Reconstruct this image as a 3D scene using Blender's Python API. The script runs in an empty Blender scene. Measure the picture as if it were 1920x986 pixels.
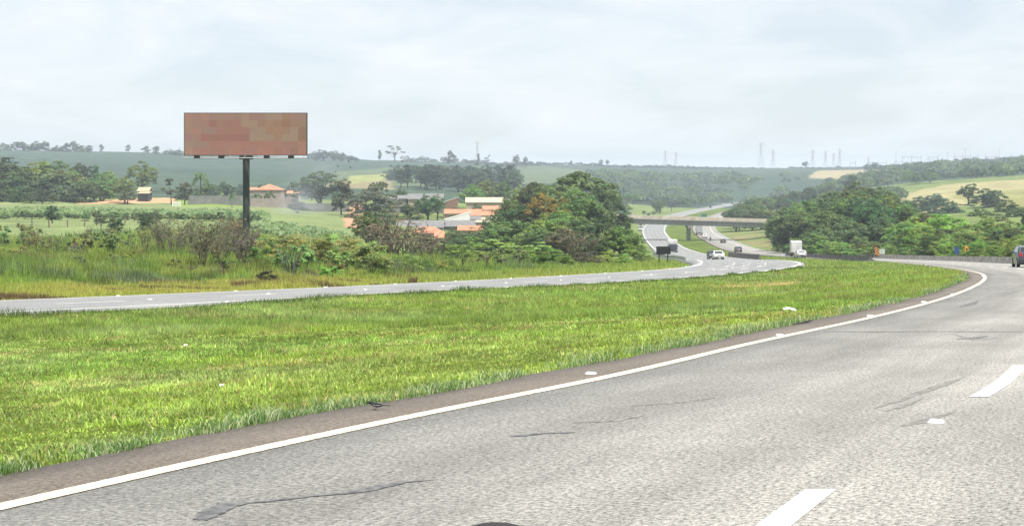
import bpy, bmesh, math, random
import numpy as np
from mathutils import Vector, Matrix

scene = bpy.context.scene
random.seed(11)
RNG = np.random.default_rng(11)
R = math.radians

# ------------------------------------------------------------------ camera
F, HY, CX, CAMZ = 2700.0, 340.0, 960.0, 1.4      # focal length, horizon row, centre column (1920 px wide frame), eye height
cam_d = bpy.data.cameras.new('camera')
cam_d.sensor_width = 36.0
cam_d.lens = F / 1920.0 * 36.0
cam_d.shift_y = -(493.0 - HY) / 1920.0
cam_d.clip_start = 0.1
cam_d.clip_end = 20000
cam = bpy.data.objects.new('camera', cam_d)
cam.location = (0, 0, CAMZ)
cam.rotation_euler = (R(90), 0, 0)
scene.collection.objects.link(cam)
scene.camera = cam

# ------------------------------------------------------------------ sky and sun
SUN_EL, SUN_AZ = 66.0, 132.0                       # azimuth measured from +Y towards +X
w = bpy.data.worlds.new('World')
scene.world = w
w.use_nodes = True
nt = w.node_tree
nt.nodes.clear()
out = nt.nodes.new('ShaderNodeOutputWorld')
bg = nt.nodes.new('ShaderNodeBackground')
bg.inputs['Strength'].default_value = 0.086
sky = nt.nodes.new('ShaderNodeTexSky')
sky.sky_type = 'NISHITA'
sky.sun_disc = False
sky.sun_elevation = R(SUN_EL)
sky.sun_rotation = R(SUN_AZ)
sky.altitude = 600
sky.air_density = 1.0
sky.dust_density = 2.0
sky.ozone_density = 2.0
tc = nt.nodes.new('ShaderNodeTexCoord')
sep = nt.nodes.new('ShaderNodeSeparateXYZ')
nt.links.new(tc.outputs['Generated'], sep.inputs[0])
def wmath(op, a, b=None):
    n = nt.nodes.new('ShaderNodeMath'); n.operation = op
    for i, v in enumerate((a, b)):
        if v is None: continue
        if isinstance(v, (int, float)): n.inputs[i].default_value = v
        else: nt.links.new(v, n.inputs[i])
    return n.outputs[0]
zz = wmath('ADD', wmath('MAXIMUM', sep.outputs[2], 0.0), 0.22)
comb = nt.nodes.new('ShaderNodeCombineXYZ')
nt.links.new(wmath('DIVIDE', sep.outputs[0], zz), comb.inputs[0])
nt.links.new(wmath('DIVIDE', sep.outputs[1], zz), comb.inputs[1])
n1 = nt.nodes.new('ShaderNodeTexNoise')
n1.inputs['Scale'].default_value = 2.1
n1.inputs['Detail'].default_value = 8
n1.inputs['Roughness'].default_value = 0.6
n1.inputs['Distortion'].default_value = 0.5
nt.links.new(comb.outputs[0], n1.inputs['Vector'])
ramp = nt.nodes.new('ShaderNodeValToRGB')
ramp.color_ramp.elements[0].position = 0.36
ramp.color_ramp.elements[0].color = (0.50, 0.50, 0.50, 1)
ramp.color_ramp.elements[1].position = 0.68
ramp.color_ramp.elements[1].color = (0.96, 0.96, 0.96, 1)
nt.links.new(n1.outputs['Fac'], ramp.inputs[0])
mixc = nt.nodes.new('ShaderNodeMix'); mixc.data_type = 'RGBA'
nt.links.new(ramp.outputs[0], mixc.inputs['Factor'])
nt.links.new(sky.outputs[0], mixc.inputs['A'])
mixc.inputs['B'].default_value = (6.9, 7.1, 7.2, 1)   # thin high cloud lit by the sun
nt.links.new(mixc.outputs['Result'], bg.inputs['Color'])
nt.links.new(bg.outputs[0], out.inputs[0])

sun_d = bpy.data.lights.new('sun', 'SUN')
sun_d.energy = 5.0
sun_d.angle = R(0.55)
sun_d.color = (1.0, 0.95, 0.87)
sun = bpy.data.objects.new('sun', sun_d)
sv = Vector((math.sin(R(SUN_AZ)) * math.cos(R(SUN_EL)), math.cos(R(SUN_AZ)) * math.cos(R(SUN_EL)), math.sin(R(SUN_EL))))
sun.rotation_euler = sv.to_track_quat('Z', 'Y').to_euler()
sun.location = (0, 0, 60)
scene.collection.objects.link(sun)

vs = scene.view_settings
vs.view_transform = 'Standard'
vs.look = 'None'
vs.gamma = 1.0
vs.exposure = 0.76
vs.use_curve_mapping = False
scene.render.engine = 'CYCLES'
cy = scene.cycles
cy.max_bounces = 6
cy.diffuse_bounces = 3
cy.glossy_bounces = 2
cy.transmission_bounces = 4
cy.transparent_max_bounces = 12
cy.volume_bounces = 0
cy.use_adaptive_sampling = True
cy.adaptive_threshold = 0.006
cy.use_denoising = True
try:
    cy.denoiser = 'OPENIMAGEDENOISE'
    cy.denoising_input_passes = 'RGB_ALBEDO_NORMAL'
except Exception:
    pass

# ------------------------------------------------------------------ helpers
COL = scene.collection

def PX(px, Y): return (px - CX) / F * Y
def ZT(py, Y): return CAMZ - (py - HY) / F * Y

def pchip(xs, ys):
    xs = np.array(xs, float); ys = np.array(ys, float)
    h = np.diff(xs); d = np.diff(ys) / h
    m = np.zeros(len(xs)); m[0] = d[0]; m[-1] = d[-1]
    for i in range(1, len(xs) - 1):
        m[i] = (d[i - 1] * h[i] + d[i] * h[i - 1]) / (h[i] + h[i - 1])
    def f(x):
        x = np.asarray(x, float)
        i = np.clip(np.searchsorted(xs, x) - 1, 0, len(xs) - 2)
        t = (x - xs[i]) / h[i]
        a = (1 + 2 * t) * (1 - t) ** 2 * ys[i] + t * (1 - t) ** 2 * h[i] * m[i] + t * t * (3 - 2 * t) * ys[i + 1] + t * t * (t - 1) * h[i] * m[i + 1]
        a = np.where(x < xs[0], ys[0] + (x - xs[0]) * m[0], a)
        return np.where(x > xs[-1], ys[-1] + (x - xs[-1]) * m[-1], a)
    return f

def smooth(x):
    x = np.clip(x, 0, 1)
    return x * x * (3 - 2 * x)

def vnoise(x, y, scale, seed=0):
    """value noise 0..1 on plain arrays"""
    x = np.asarray(x, float) / scale + seed * 17.13; y = np.asarray(y, float) / scale - seed * 7.7
    ix = np.floor(x); iy = np.floor(y)
    fx = smooth(x - ix); fy = smooth(y - iy)
    def h(a, b):
        v = np.sin(a * 127.1 + b * 311.7 + seed * 74.7) * 43758.5453
        return v - np.floor(v)
    return (h(ix, iy) * (1 - fx) + h(ix + 1, iy) * fx) * (1 - fy) + (h(ix, iy + 1) * (1 - fx) + h(ix + 1, iy + 1) * fx) * fy

def link(o, parent=None):
    COL.objects.link(o)
    if parent is not None: o.parent = parent
    return o

def fast_mesh(name, verts, faces, mat=None, cols=None, uvs=None, smooth_shade=False):
    """verts Nx3, faces MxK (one K); cols: per-vertex rgb"""
    me = bpy.data.meshes.new(name)
    verts = np.ascontiguousarray(verts, np.float32); faces = np.ascontiguousarray(faces, np.int32)
    me.vertices.add(len(verts)); me.vertices.foreach_set('co', verts.ravel())
    k = faces.shape[1]
    me.loops.add(faces.size); me.loops.foreach_set('vertex_index', faces.ravel())
    me.polygons.add(len(faces))
    me.polygons.foreach_set('loop_start', np.arange(0, faces.size, k, dtype=np.int32))
    if smooth_shade: me.polygons.foreach_set('use_smooth', np.ones(len(faces), bool))
    if cols is not None:
        c = np.ones((len(verts), 4), np.float32); c[:, :3] = cols
        at = me.color_attributes.new('tint', 'FLOAT_COLOR', 'POINT')
        at.data.foreach_set('color', c.ravel())
    if uvs is not None:
        uv = me.uv_layers.new(name='UVMap')
        uv.data.foreach_set('uv', np.ascontiguousarray(uvs, np.float32)[faces.ravel()].ravel())
    me.update(calc_edges=True)
    me.validate()
    if mat: me.materials.append(mat)
    return me

class MB:
    """collects simple shapes into one mesh"""
    def __init__(self): self.v = []; self.f = []
    def add(self, vs, fs):
        b = len(self.v); self.v += [tuple(p) for p in vs]; self.f += [tuple(i + b for i in q) for q in fs]; return self
    def box(self, c, s, rz=0.0, taper=1.0):
        x, y, z = s[0] / 2, s[1] / 2, s[2] / 2; co, si = math.cos(rz), math.sin(rz); vs = []
        for dz, t in ((-z, 1), (z, taper)):
            for dx, dy in ((-x, -y), (x, -y), (x, y), (-x, y)):
                dx *= t; dy *= t
                vs.append((c[0] + dx * co - dy * si, c[1] + dx * si + dy * co, c[2] + dz))
        return self.add(vs, [(3, 2, 1, 0), (4, 5, 6, 7), (0, 1, 5, 4), (1, 2, 6, 5), (2, 3, 7, 6), (3, 0, 4, 7)])
    def tube(self, pts, rad, n=6, caps=True):
        pts = [Vector(p) for p in pts]; vs = []; fs = []
        if not isinstance(rad, (list, tuple)): rad = [rad] * len(pts)
        for i, p in enumerate(pts):
            d = (pts[min(i + 1, len(pts) - 1)] - pts[max(i - 1, 0)]).normalized()
            a = d.orthogonal().normalized() if abs(d.z) > 0.95 else d.cross(Vector((0, 0, 1))).normalized()
            b = d.cross(a)
            for k in range(n):
                t = 2 * math.pi * k / n
                vs.append(p + a * math.cos(t) * rad[i] + b * math.sin(t) * rad[i])
        for i in range(len(pts) - 1):
            for k in range(n):
                fs.append((i * n + k, i * n + (k + 1) % n, (i + 1) * n + (k + 1) % n, (i + 1) * n + k))
        if caps:
            fs.append(tuple(range(n - 1, -1, -1))); fs.append(tuple((len(pts) - 1) * n + k for k in range(n)))
        return self.add(vs, fs)
    def cyl(self, c, r, h, axis='z', n=14, r2=None):
        r2 = r if r2 is None else r2
        d = {'x': Vector((1, 0, 0)), 'y': Vector((0, 1, 0)), 'z': Vector((0, 0, 1))}[axis]
        c = Vector(c); a = d.orthogonal().normalized(); b = d.cross(a); vs = []
        for s, rr in ((-.5, r), (.5, r2)):
            for k in range(n):
                t = 2 * math.pi * k / n
                vs.append(c + d * h * s + (a * math.cos(t) + b * math.sin(t)) * rr)
        fs = [(k, (k + 1) % n, n + (k + 1) % n, n + k) for k in range(n)] + [tuple(range(n - 1, -1, -1)), tuple(range(n, 2 * n))]
        return self.add(vs, fs)
    def prism(self, poly, axis, a, b):
        """polygon in the other two axes, extruded along axis from a to b"""
        n = len(poly); vs = []
        for t in (a, b):
            for p, q in poly:
                vs.append({'x': (t, p, q), 'y': (p, t, q), 'z': (p, q, t)}[axis])
        return self.add(vs, [tuple(range(n - 1, -1, -1)), tuple(range(n, 2 * n))] + [(k, (k + 1) % n, n + (k + 1) % n, n + k) for k in range(n)])
    def mesh(self, name, mat=None, sm=False, bevel=0.0):
        me = bpy.data.meshes.new(name); me.from_pydata(self.v, [], self.f); me.update()
        bm = bmesh.new(); bm.from_mesh(me)
        bmesh.ops.recalc_face_normals(bm, faces=bm.faces)
        if bevel:
            bmesh.ops.bevel(bm, geom=[e for e in bm.edges if len(e.link_faces) == 2 and e.calc_face_angle(0) > 0.5], offset=bevel, segments=2, affect='EDGES', profile=0.5)
        bm.to_mesh(me); bm.free()
        if sm:
            me.polygons.foreach_set('use_smooth', [True] * len(me.polygons))
        if mat: me.materials.append(mat)
        return me
    def obj(self, name, mat=None, parent=None, sm=False, bevel=0.0):
        return link(bpy.data.objects.new(name, self.mesh(name, mat, sm, bevel)), parent)

def meshobj(name, me, parent=None): return link(bpy.data.objects.new(name, me), parent)

def tag(o, label=None, cat=None, group=None, kind=None):
    if label: o['label'] = label
    if cat: o['category'] = cat
    if group: o['group'] = group
    if kind: o['kind'] = kind
    return o

def thing(name, loc, rz, label, cat, group=None):
    o = bpy.data.objects.new(name, None); o.location = loc; o.rotation_euler = (0, 0, rz); o.empty_display_size = 0.2
    COL.objects.link(o)
    return tag(o, label, cat, group)

def copy_tree(o, parent=None):
    c = o.copy(); COL.objects.link(c); c.parent = parent
    for ch in o.children: copy_tree(ch, c)
    return c

# ------------------------------------------------------------------ materials
def new_mat(name):
    m = bpy.data.materials.new(name); m.use_nodes = True
    t = m.node_tree; b = t.nodes['Principled BSDF']
    return m, t, b

def plain(name, col, rough=0.6, metal=0.0, var=0.12, scale=6.0, bump=0.0, spec=0.4, dirt=None, dscale=1.2, dlo=0.42, dhi=0.62):
    m, t, b = new_mat(name)
    b.inputs['Roughness'].default_value = rough; b.inputs['Metallic'].default_value = metal
    b.inputs['Specular IOR Level'].default_value = spec
    tcn = t.nodes.new('ShaderNodeTexCoord')
    n = t.nodes.new('ShaderNodeTexNoise'); n.inputs['Scale'].default_value = scale; n.inputs['Detail'].default_value = 5
    t.links.new(tcn.outputs['Object'], n.inputs['Vector'])
    r = t.nodes.new('ShaderNodeValToRGB'); r.color_ramp.elements[0].position = 0.3; r.color_ramp.elements[1].position = 0.7
    r.color_ramp.elements[0].color = (*[c * (1 - var) for c in col], 1); r.color_ramp.elements[1].color = (*[min(1, c * (1 + var)) for c in col], 1)
    t.links.new(n.outputs['Fac'], r.inputs[0])
    src = r.outputs[0]
    if dirt:
        n2 = t.nodes.new('ShaderNodeTexNoise'); n2.inputs['Scale'].default_value = dscale; n2.inputs['Detail'].default_value = 8; n2.inputs['Roughness'].default_value = 0.7
        t.links.new(tcn.outputs['Object'], n2.inputs['Vector'])
        r2 = t.nodes.new('ShaderNodeValToRGB'); r2.color_ramp.elements[0].position = dlo; r2.color_ramp.elements[1].position = dhi
        t.links.new(n2.outputs['Fac'], r2.inputs[0])
        mx = t.nodes.new('ShaderNodeMix'); mx.data_type = 'RGBA'
        t.links.new(r2.outputs[0], mx.inputs['Factor']); t.links.new(src, mx.inputs['A']); mx.inputs['B'].default_value = (*dirt, 1)
        src = mx.outputs['Result']
    t.links.new(src, b.inputs['Base Color'])
    if bump:
        bn = t.nodes.new('ShaderNodeBump'); bn.inputs['Strength'].default_value = bump; bn.inputs['Distance'].default_value = 0.02
        t.links.new(n.outputs['Fac'], bn.inputs['Height']); t.links.new(bn.outputs[0], b.inputs['Normal'])
    return m

def foliage_mat(name, trans=0.35):
    """leaf colour = per-leaf tint x object colour; light passes through the leaf"""
    m, t, b = new_mat(name)
    a = t.nodes.new('ShaderNodeAttribute'); a.attribute_name = 'tint'
    oi = t.nodes.new('ShaderNodeObjectInfo')
    mx = t.nodes.new('ShaderNodeMix'); mx.data_type = 'RGBA'; mx.blend_type = 'MULTIPLY'; mx.inputs['Factor'].default_value = 1
    t.links.new(a.outputs['Color'], mx.inputs['A']); t.links.new(oi.outputs['Color'], mx.inputs['B'])
    hs = t.nodes.new('ShaderNodeHueSaturation')
    mr = t.nodes.new('ShaderNodeMapRange'); mr.inputs['To Min'].default_value = 0.70; mr.inputs['To Max'].default_value = 1.40
    t.links.new(oi.outputs['Random'], mr.inputs['Value']); t.links.new(mr.outputs[0], hs.inputs['Value'])
    t.links.new(mx.outputs['Result'], hs.inputs['Color'])
    b.inputs['Roughness'].default_value = 0.55; b.inputs['Specular IOR Level'].default_value = 0.25
    t.links.new(hs.outputs[0], b.inputs['Base Color'])
    tr = t.nodes.new('ShaderNodeBsdfTranslucent')
    hs2 = t.nodes.new('ShaderNodeHueSaturation'); hs2.inputs['Value'].default_value = 1.7; hs2.inputs['Saturation'].default_value = 1.15
    t.links.new(hs.outputs[0], hs2.inputs['Color']); t.links.new(hs2.outputs[0], tr.inputs['Color'])
    ms = t.nodes.new('ShaderNodeMixShader'); ms.inputs[0].default_value = trans
    t.links.new(b.outputs[0], ms.inputs[1]); t.links.new(tr.outputs[0], ms.inputs[2])
    t.links.new(ms.outputs[0], t.nodes['Material Output'].inputs[0])
    return m

def ground_mat():
    m, t, b = new_mat('ground')
    a = t.nodes.new('ShaderNodeAttribute'); a.attribute_name = 'tint'
    tcn = t.nodes.new('ShaderNodeTexCoord')
    prev = a.outputs['Color']
    for sc, lo, hi in ((0.06, 0.8, 1.2), (0.9, 0.75, 1.25), (9.0, 0.6, 1.35)):
        n = t.nodes.new('ShaderNodeTexNoise'); n.inputs['Scale'].default_value = sc; n.inputs['Detail'].default_value = 6; n.inputs['Roughness'].default_value = 0.65
        t.links.new(tcn.outputs['Object'], n.inputs['Vector'])
        mr = t.nodes.new('ShaderNodeMapRange'); mr.inputs['From Min'].default_value = 0.3; mr.inputs['From Max'].default_value = 0.7
        mr.inputs['To Min'].default_value = lo; mr.inputs['To Max'].default_value = hi
        t.links.new(n.outputs['Fac'], mr.inputs['Value'])
        mx = t.nodes.new('ShaderNodeMix'); mx.data_type = 'RGBA'; mx.blend_type = 'MULTIPLY'; mx.inputs['Factor'].default_value = 1
        t.links.new(prev, mx.inputs['A']); t.links.new(mr.outputs[0], mx.inputs['B'])
        prev = mx.outputs['Result']
    t.links.new(prev, b.inputs['Base Color'])
    b.inputs['Roughness'].default_value = 0.95; b.inputs['Specular IOR Level'].default_value = 0.05
    bn = t.nodes.new('ShaderNodeBump'); bn.inputs['Strength'].default_value = 0.6; bn.inputs['Distance'].default_value = 0.1
    t.links.new(n.outputs['Fac'], bn.inputs['Height']); t.links.new(bn.outputs[0], b.inputs['Normal'])
    return m

def asphalt_mat(name, col, tracks=True, grit=1.0):
    """UV: u = metres across, v = metres along"""
    m, t, b = new_mat(name)
    uv = t.nodes.new('ShaderNodeUVMap'); uv.uv_map = 'UVMap'
    def noise(scale, detail, rough, lo, hi, fmin=0.3, fmax=0.7, vec=None, stretch=None):
        n = t.nodes.new('ShaderNodeTexNoise'); n.inputs['Scale'].default_value = scale; n.inputs['Detail'].default_value = detail; n.inputs['Roughness'].default_value = rough
        src = uv.outputs[0]
        if stretch:
            mp = t.nodes.new('ShaderNodeMapping'); mp.inputs['Scale'].default_value = stretch
            t.links.new(src, mp.inputs[0]); src = mp.outputs[0]
        t.links.new(src, n.inputs['Vector'])
        mr = t.nodes.new('ShaderNodeMapRange'); mr.inputs['From Min'].default_value = fmin; mr.inputs['From Max'].default_value = fmax
        mr.inputs['To Min'].default_value = lo; mr.inputs['To Max'].default_value = hi
        t.links.new(n.outputs['Fac'], mr.inputs['Value'])
        return n, mr.outputs[0]
    prev = None
    ngrit, g = noise(30.0, 6, 0.88, 1 - 0.95 * grit, 1 + 1.0 * grit, 0.38, 0.62)
    fs = [g, noise(0.28, 6, 0.65, 0.78, 1.14)[1], noise(1.0, 6, 0.7, 0.80, 1.14, stretch=(1.6, 0.12, 1))[1], noise(5.0, 4, 0.6, 0.90, 1.1)[1]]
    if tracks:
        sp = t.nodes.new('ShaderNodeSeparateXYZ'); t.links.new(uv.outputs[0], sp.inputs[0])
        m1 = t.nodes.new('ShaderNodeMath'); m1.operation = 'MULTIPLY'; m1.inputs[1].default_value = 2 * math.pi / 1.8
        t.links.new(sp.outputs[0], m1.inputs[0])
        m2 = t.nodes.new('ShaderNodeMath'); m2.operation = 'COSINE'; t.links.new(m1.outputs[0], m2.inputs[0])
        mr = t.nodes.new('ShaderNodeMapRange'); mr.inputs['From Min'].default_value = -1; mr.inputs['To Min'].default_value = 1.07; mr.inputs['To Max'].default_value = 0.89
        t.links.new(m2.outputs[0], mr.inputs['Value']); fs.append(mr.outputs[0])
    rgb = t.nodes.new('ShaderNodeRGB'); rgb.outputs[0].default_value = (*col, 1); prev = rgb.outputs[0]
    for f in fs:
        mx = t.nodes.new('ShaderNodeMix'); mx.data_type = 'RGBA'; mx.blend_type = 'MULTIPLY'; mx.inputs['Factor'].default_value = 1
        t.links.new(prev, mx.inputs['A']); t.links.new(f, mx.inputs['B']); prev = mx.outputs['Result']
    t.links.new(prev, b.inputs['Base Color'])
    b.inputs['Roughness'].default_value = 0.75; b.inputs['Specular IOR Level'].default_value = 0.35
    bn = t.nodes.new('ShaderNodeBump'); bn.inputs['Strength'].default_value = 0.5; bn.inputs['Distance'].default_value = 0.01
    t.links.new(ngrit.outputs['Fac'], bn.inputs['Height']); t.links.new(bn.outputs[0], b.inputs['Normal'])
    return m

M = {}
M['ground'] = ground_mat()
M['leaf'] = foliage_mat('leaf')
M['grass'] = foliage_mat('grass', 0.42)
M['bark'] = plain('bark', (0.13, 0.105, 0.08), 0.9, var=0.35, scale=14, spec=0.1)
M['twig'] = plain('twig', (0.145, 0.135, 0.09), 0.9, var=0.25, scale=14, spec=0.1)
M['asphalt'] = asphalt_mat('asphalt', (0.238, 0.232, 0.215))
M['asphalt_old'] = asphalt_mat('asphalt_old', (0.20, 0.205, 0.205), grit=0.7)
M['shoulder'] = asphalt_mat('shoulder', (0.122, 0.105, 0.088), tracks=False, grit=0.8)
M['paint'] = plain('road_paint', (0.56, 0.50, 0.40), 0.8, var=0.25, scale=14, dirt=(0.22, 0.20, 0.17), dscale=16, dlo=0.50, dhi=0.68)
M['paint_white'] = plain('lane_paint', (0.66, 0.66, 0.63), 0.75, var=0.15, scale=14, dirt=(0.27, 0.265, 0.25), dscale=14, dlo=0.54, dhi=0.70)
M['tar'] = plain('tar', (0.115, 0.118, 0.122), 0.9, var=0.45, scale=14, spec=0.15)
M['rubber_mark'] = plain('rubber_mark', (0.165, 0.162, 0.153), 0.9, var=0.5, scale=16, spec=0.2)
M['concrete'] = plain('concrete', (0.48, 0.45, 0.41), 0.85, var=0.2, scale=2.5, dirt=(0.22, 0.18, 0.15), dscale=1.3)
M['concrete_dark'] = plain('sooty_concrete', (0.17, 0.16, 0.15), 0.9, var=0.25, scale=2.0, dirt=(0.07, 0.065, 0.06), dscale=1.0)
M['bridge_beam'] = plain('bridge_beam', (0.25, 0.25, 0.24), 0.9, var=0.15, scale=0.8)
M['parapet'] = plain('parapet', (0.52, 0.47, 0.39), 0.9, var=0.15, scale=0.5, dirt=(0.36, 0.30, 0.23), dscale=0.4)
M['steel'] = plain('galvanised_steel', (0.33, 0.34, 0.35), 0.45, 0.6, var=0.1, scale=5)
M['steel_far'] = plain('pylon_steel', (0.42, 0.44, 0.46), 0.6, 0.2, var=0.1, scale=0.5)
M['pole_green'] = plain('billboard_pole', (0.035, 0.045, 0.04), 0.55, 0.0, var=0.25, scale=1.5)
M['black'] = plain('black_paint', (0.012, 0.013, 0.015), 0.5, var=0.2)
M['white'] = plain('white_paint', (0.80, 0.80, 0.79), 0.35, var=0.03, spec=0.5)
M['rubber'] = plain('rubber', (0.018, 0.018, 0.018), 0.8, var=0.2)
M['rim'] = plain('rim', (0.45, 0.46, 0.47), 0.35, 0.8, var=0.05)
M['glass'] = plain('car_glass', (0.02, 0.026, 0.03), 0.06, var=0.05, spec=0.8)
M['red_lamp'] = plain('red_lamp', (0.42, 0.02, 0.03), 0.25, var=0.05)
M['clear_lamp'] = plain('clear_lamp', (0.75, 0.77, 0.8), 0.15, 0.3, var=0.05)
M['plate'] = plain('number_plate', (0.6, 0.6, 0.58), 0.5, var=0.05)
M['plastic'] = plain('black_plastic', (0.03, 0.03, 0.032), 0.6, var=0.1)
def carpaint(name, col): 
    m = plain(name, col, 0.28, 0.0, var=0.03, spec=0.6); m.node_tree.nodes['Principled BSDF'].inputs['Coat Weight'].default_value = 0.6
    return m
M['car_white'] = carpaint('white_car_paint', (0.78, 0.78, 0.77))
M['car_black'] = carpaint('black_car_paint', (0.015, 0.015, 0.018))
M['car_grey'] = carpaint('grey_car_paint', (0.10, 0.11, 0.12))
M['car_navy'] = carpaint('navy_car_paint', (0.035, 0.042, 0.06))
M['car_silver'] = carpaint('silver_car_paint', (0.45, 0.46, 0.47))
M['car_red'] = carpaint('red_car_paint', (0.35, 0.03, 0.03))
M['truck_box'] = plain('truck_box', (0.70, 0.70, 0.69), 0.5, var=0.06, scale=2, dirt=(0.5, 0.49, 0.46), dscale=0.8)
M['truck_door'] = plain('truck_door', (0.34, 0.35, 0.35), 0.5, var=0.1, scale=3)
M['tile'] = plain('clay_tile', (0.35, 0.15, 0.085), 0.9, var=0.3, scale=1.2, dirt=(0.42, 0.22, 0.14), dscale=0.8)
M['cream_roof'] = plain('cream_roof', (0.40, 0.34, 0.25), 0.8, var=0.12, scale=0.8)
M['grey_roof'] = plain('fibre_cement', (0.15, 0.15, 0.15), 0.9, var=0.15, scale=0.8)
M['straw'] = plain('straw_roof', (0.36, 0.31, 0.20), 0.9, var=0.2, scale=3)
M['wall_white'] = plain('white_wall', (0.72, 0.71, 0.68), 0.85, var=0.05, scale=0.8)
M['wall_pink'] = plain('pinkish_wall', (0.30, 0.25, 0.22), 0.9, var=0.12, scale=0.7)
M['wall_grey'] = plain('grey_wall', (0.19, 0.19, 0.18), 0.9, var=0.2, scale=0.4)
M['wall_tan'] = plain('tan_wall', (0.36, 0.30, 0.22), 0.9, var=0.1, scale=0.6)
M['brick'] = plain('brick_wall', (0.24, 0.14, 0.10), 0.9, var=0.2, scale=3)
M['dark_open'] = plain('dark_window', (0.02, 0.02, 0.022), 0.4, var=0.1)
M['wood'] = plain('weathered_wood', (0.16, 0.13, 0.10), 0.9, var=0.3, scale=6)
M['stripe'] = plain('orange_sheeting', (0.72, 0.34, 0.06), 0.5, var=0.05)
M['sign_blue'] = plain('blue_sheeting', (0.03, 0.07, 0.22), 0.5, var=0.05)
M['sign_green'] = plain('green_sheeting', (0.02, 0.13, 0.08), 0.5, var=0.05)
M['sign_white'] = plain('white_sheeting', (0.55, 0.62, 0.55), 0.5, var=0.05)
M['paper'] = plain('paper', (0.62, 0.62, 0.60), 0.8, var=0.03)
M['feather_black'] = plain('black_feather', (0.012, 0.012, 0.014), 0.5, var=0.2, scale=30)
M['feather_grey'] = plain('grey_feather', (0.13, 0.14, 0.16), 0.6, var=0.2, scale=30)
# ------------------------------------------------------------------ where the two carriageways run: X and height as functions of Y
ER = pchip([0, 31, 64, 112, 190, 252, 320, 390, 450, 520, 700, 900, 1200, 1500, 1800], np.array([-1.4, -2.855, -4.40, -6.7, -10.7, -13.7, -16.6, -19.2, -20.8, -21.8, -22.2, -21.5, -21.3, -21.0, -20.0]) + CAMZ)
EL = pchip([0, 50, 70, 110, 130, 165, 205, 252, 320, 390, 450, 520, 700, 900, 1200, 1500, 1800], np.array([-2.15, -4.57, -5.53, -7.42, -8.19, -9.5, -11.25, -13.7, -16.6, -19.2, -20.8, -21.8, -22.2, -21.5, -21.3, -21.0, -20.0]) + CAMZ)

_yy = np.concatenate([np.arange(3, 200, 0.25), np.arange(200, 1600, 1.0)])
def inv(py, E):
    rows = HY - F * (E(_yy) - CAMZ) / _yy
    rows = np.minimum.accumulate(rows)
    return float(np.interp(-py, -rows, _yy))
def from_px(pts, E): return [(inv(py, E), PX(px, inv(py, E))) for px, py in pts]

r_line = from_px([(0, 963), (320, 886), (640, 815), (807, 780), (973, 745), (1140, 714), (1280, 679), (1447, 638), (1547, 618), (1613, 603), (1713, 578), (1780, 558), (1813, 545), (1840, 531), (1848, 521), (1840, 513.5), (1813, 507.5), (1747, 498.5), (1697, 493.5)], ER)
r_line += [(225, 56.8), (310, 58.5), (405, 62), (520, 71), (605, 77.5), (700, 88), (900, 124), (1000, 146), (1250, 207), (1500, 287), (1800, 400)]
l_near = from_px([(0, 587), (167, 579.5), (333, 572), (500, 562.5), (640, 554), (807, 546), (973, 538), (1140, 529.5), (1280, 521), (1420, 510), (1498, 498.5)], EL)
l_near += [(165, 33.2), (205, 38.3), (252, 41.8), (350, 47.5), (430, 52.5), (520, 58.5), (600, 64), (700, 74), (900, 107), (1150, 164), (1500, 255), (1800, 360)]
l_far = from_px([(0, 565), (167, 559), (333, 552), (500, 545), (640, 539), (807, 530.5), (973, 522.5), (1140, 513), (1280, 504)], EL)
l_far += [(160, 20.8), (205, 26.5), (258, 31.2), (310, 34.7), (355, 37.5), (430, 42.7), (535, 50), (610, 55.5), (710, 65), (900, 97), (1150, 153), (1500, 243), (1800, 348)]

def lateral(pts):
    pts = sorted(pts); ys = [p[0] for p in pts]; xs = [p[1] for p in pts]
    f = pchip(ys, xs)
    g = np.concatenate([np.arange(-60, 0, 1.0), np.geomspace(1, 1801, 900) - 1])
    y0 = ys[0]; s0 = (xs[3] - xs[0]) / (ys[3] - ys[0])
    base = np.where(g < y0, xs[0] + (g - y0) * s0, f(g))
    sm = np.zeros_like(base)
    for k, wgt in zip((-2, -1, 0, 1, 2), (.12, .23, .30, .23, .12)):
        sm += wgt * np.interp(g + k * (0.6 + 0.045 * np.abs(g)), g, base, left=None, right=None)
    a = g < -40; sm[a] = base[a]
    b2 = g > 1600; sm[b2] = base[b2]
    return lambda y: np.interp(y, g, sm)
XR, XLN, XLF = lateral(r_line), lateral(l_near), lateral(l_far)
def sec(f, y):                                     # widening of a lateral offset when it is measured along X
    d = (f(np.asarray(y, float) + 1) - f(np.asarray(y, float) - 1)) / 2
    return np.sqrt(1 + d * d)
R_W = 10.4
def xRl(y): return XR(y) - 0.80 * sec(XR, y)
def xRr(y): return XR(y) + R_W * sec(XR, y)
def xLr(y): return XLN(y) + 0.55 * sec(XLN, y)
def xLl(y):
    y = np.asarray(y, float)
    gore = 2.3 * smooth((y - 150) / 50) * (1 - smooth((y - 330) / 120))
    return XLF(y) - (0.5 + gore) * sec(XLF, y)

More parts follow.
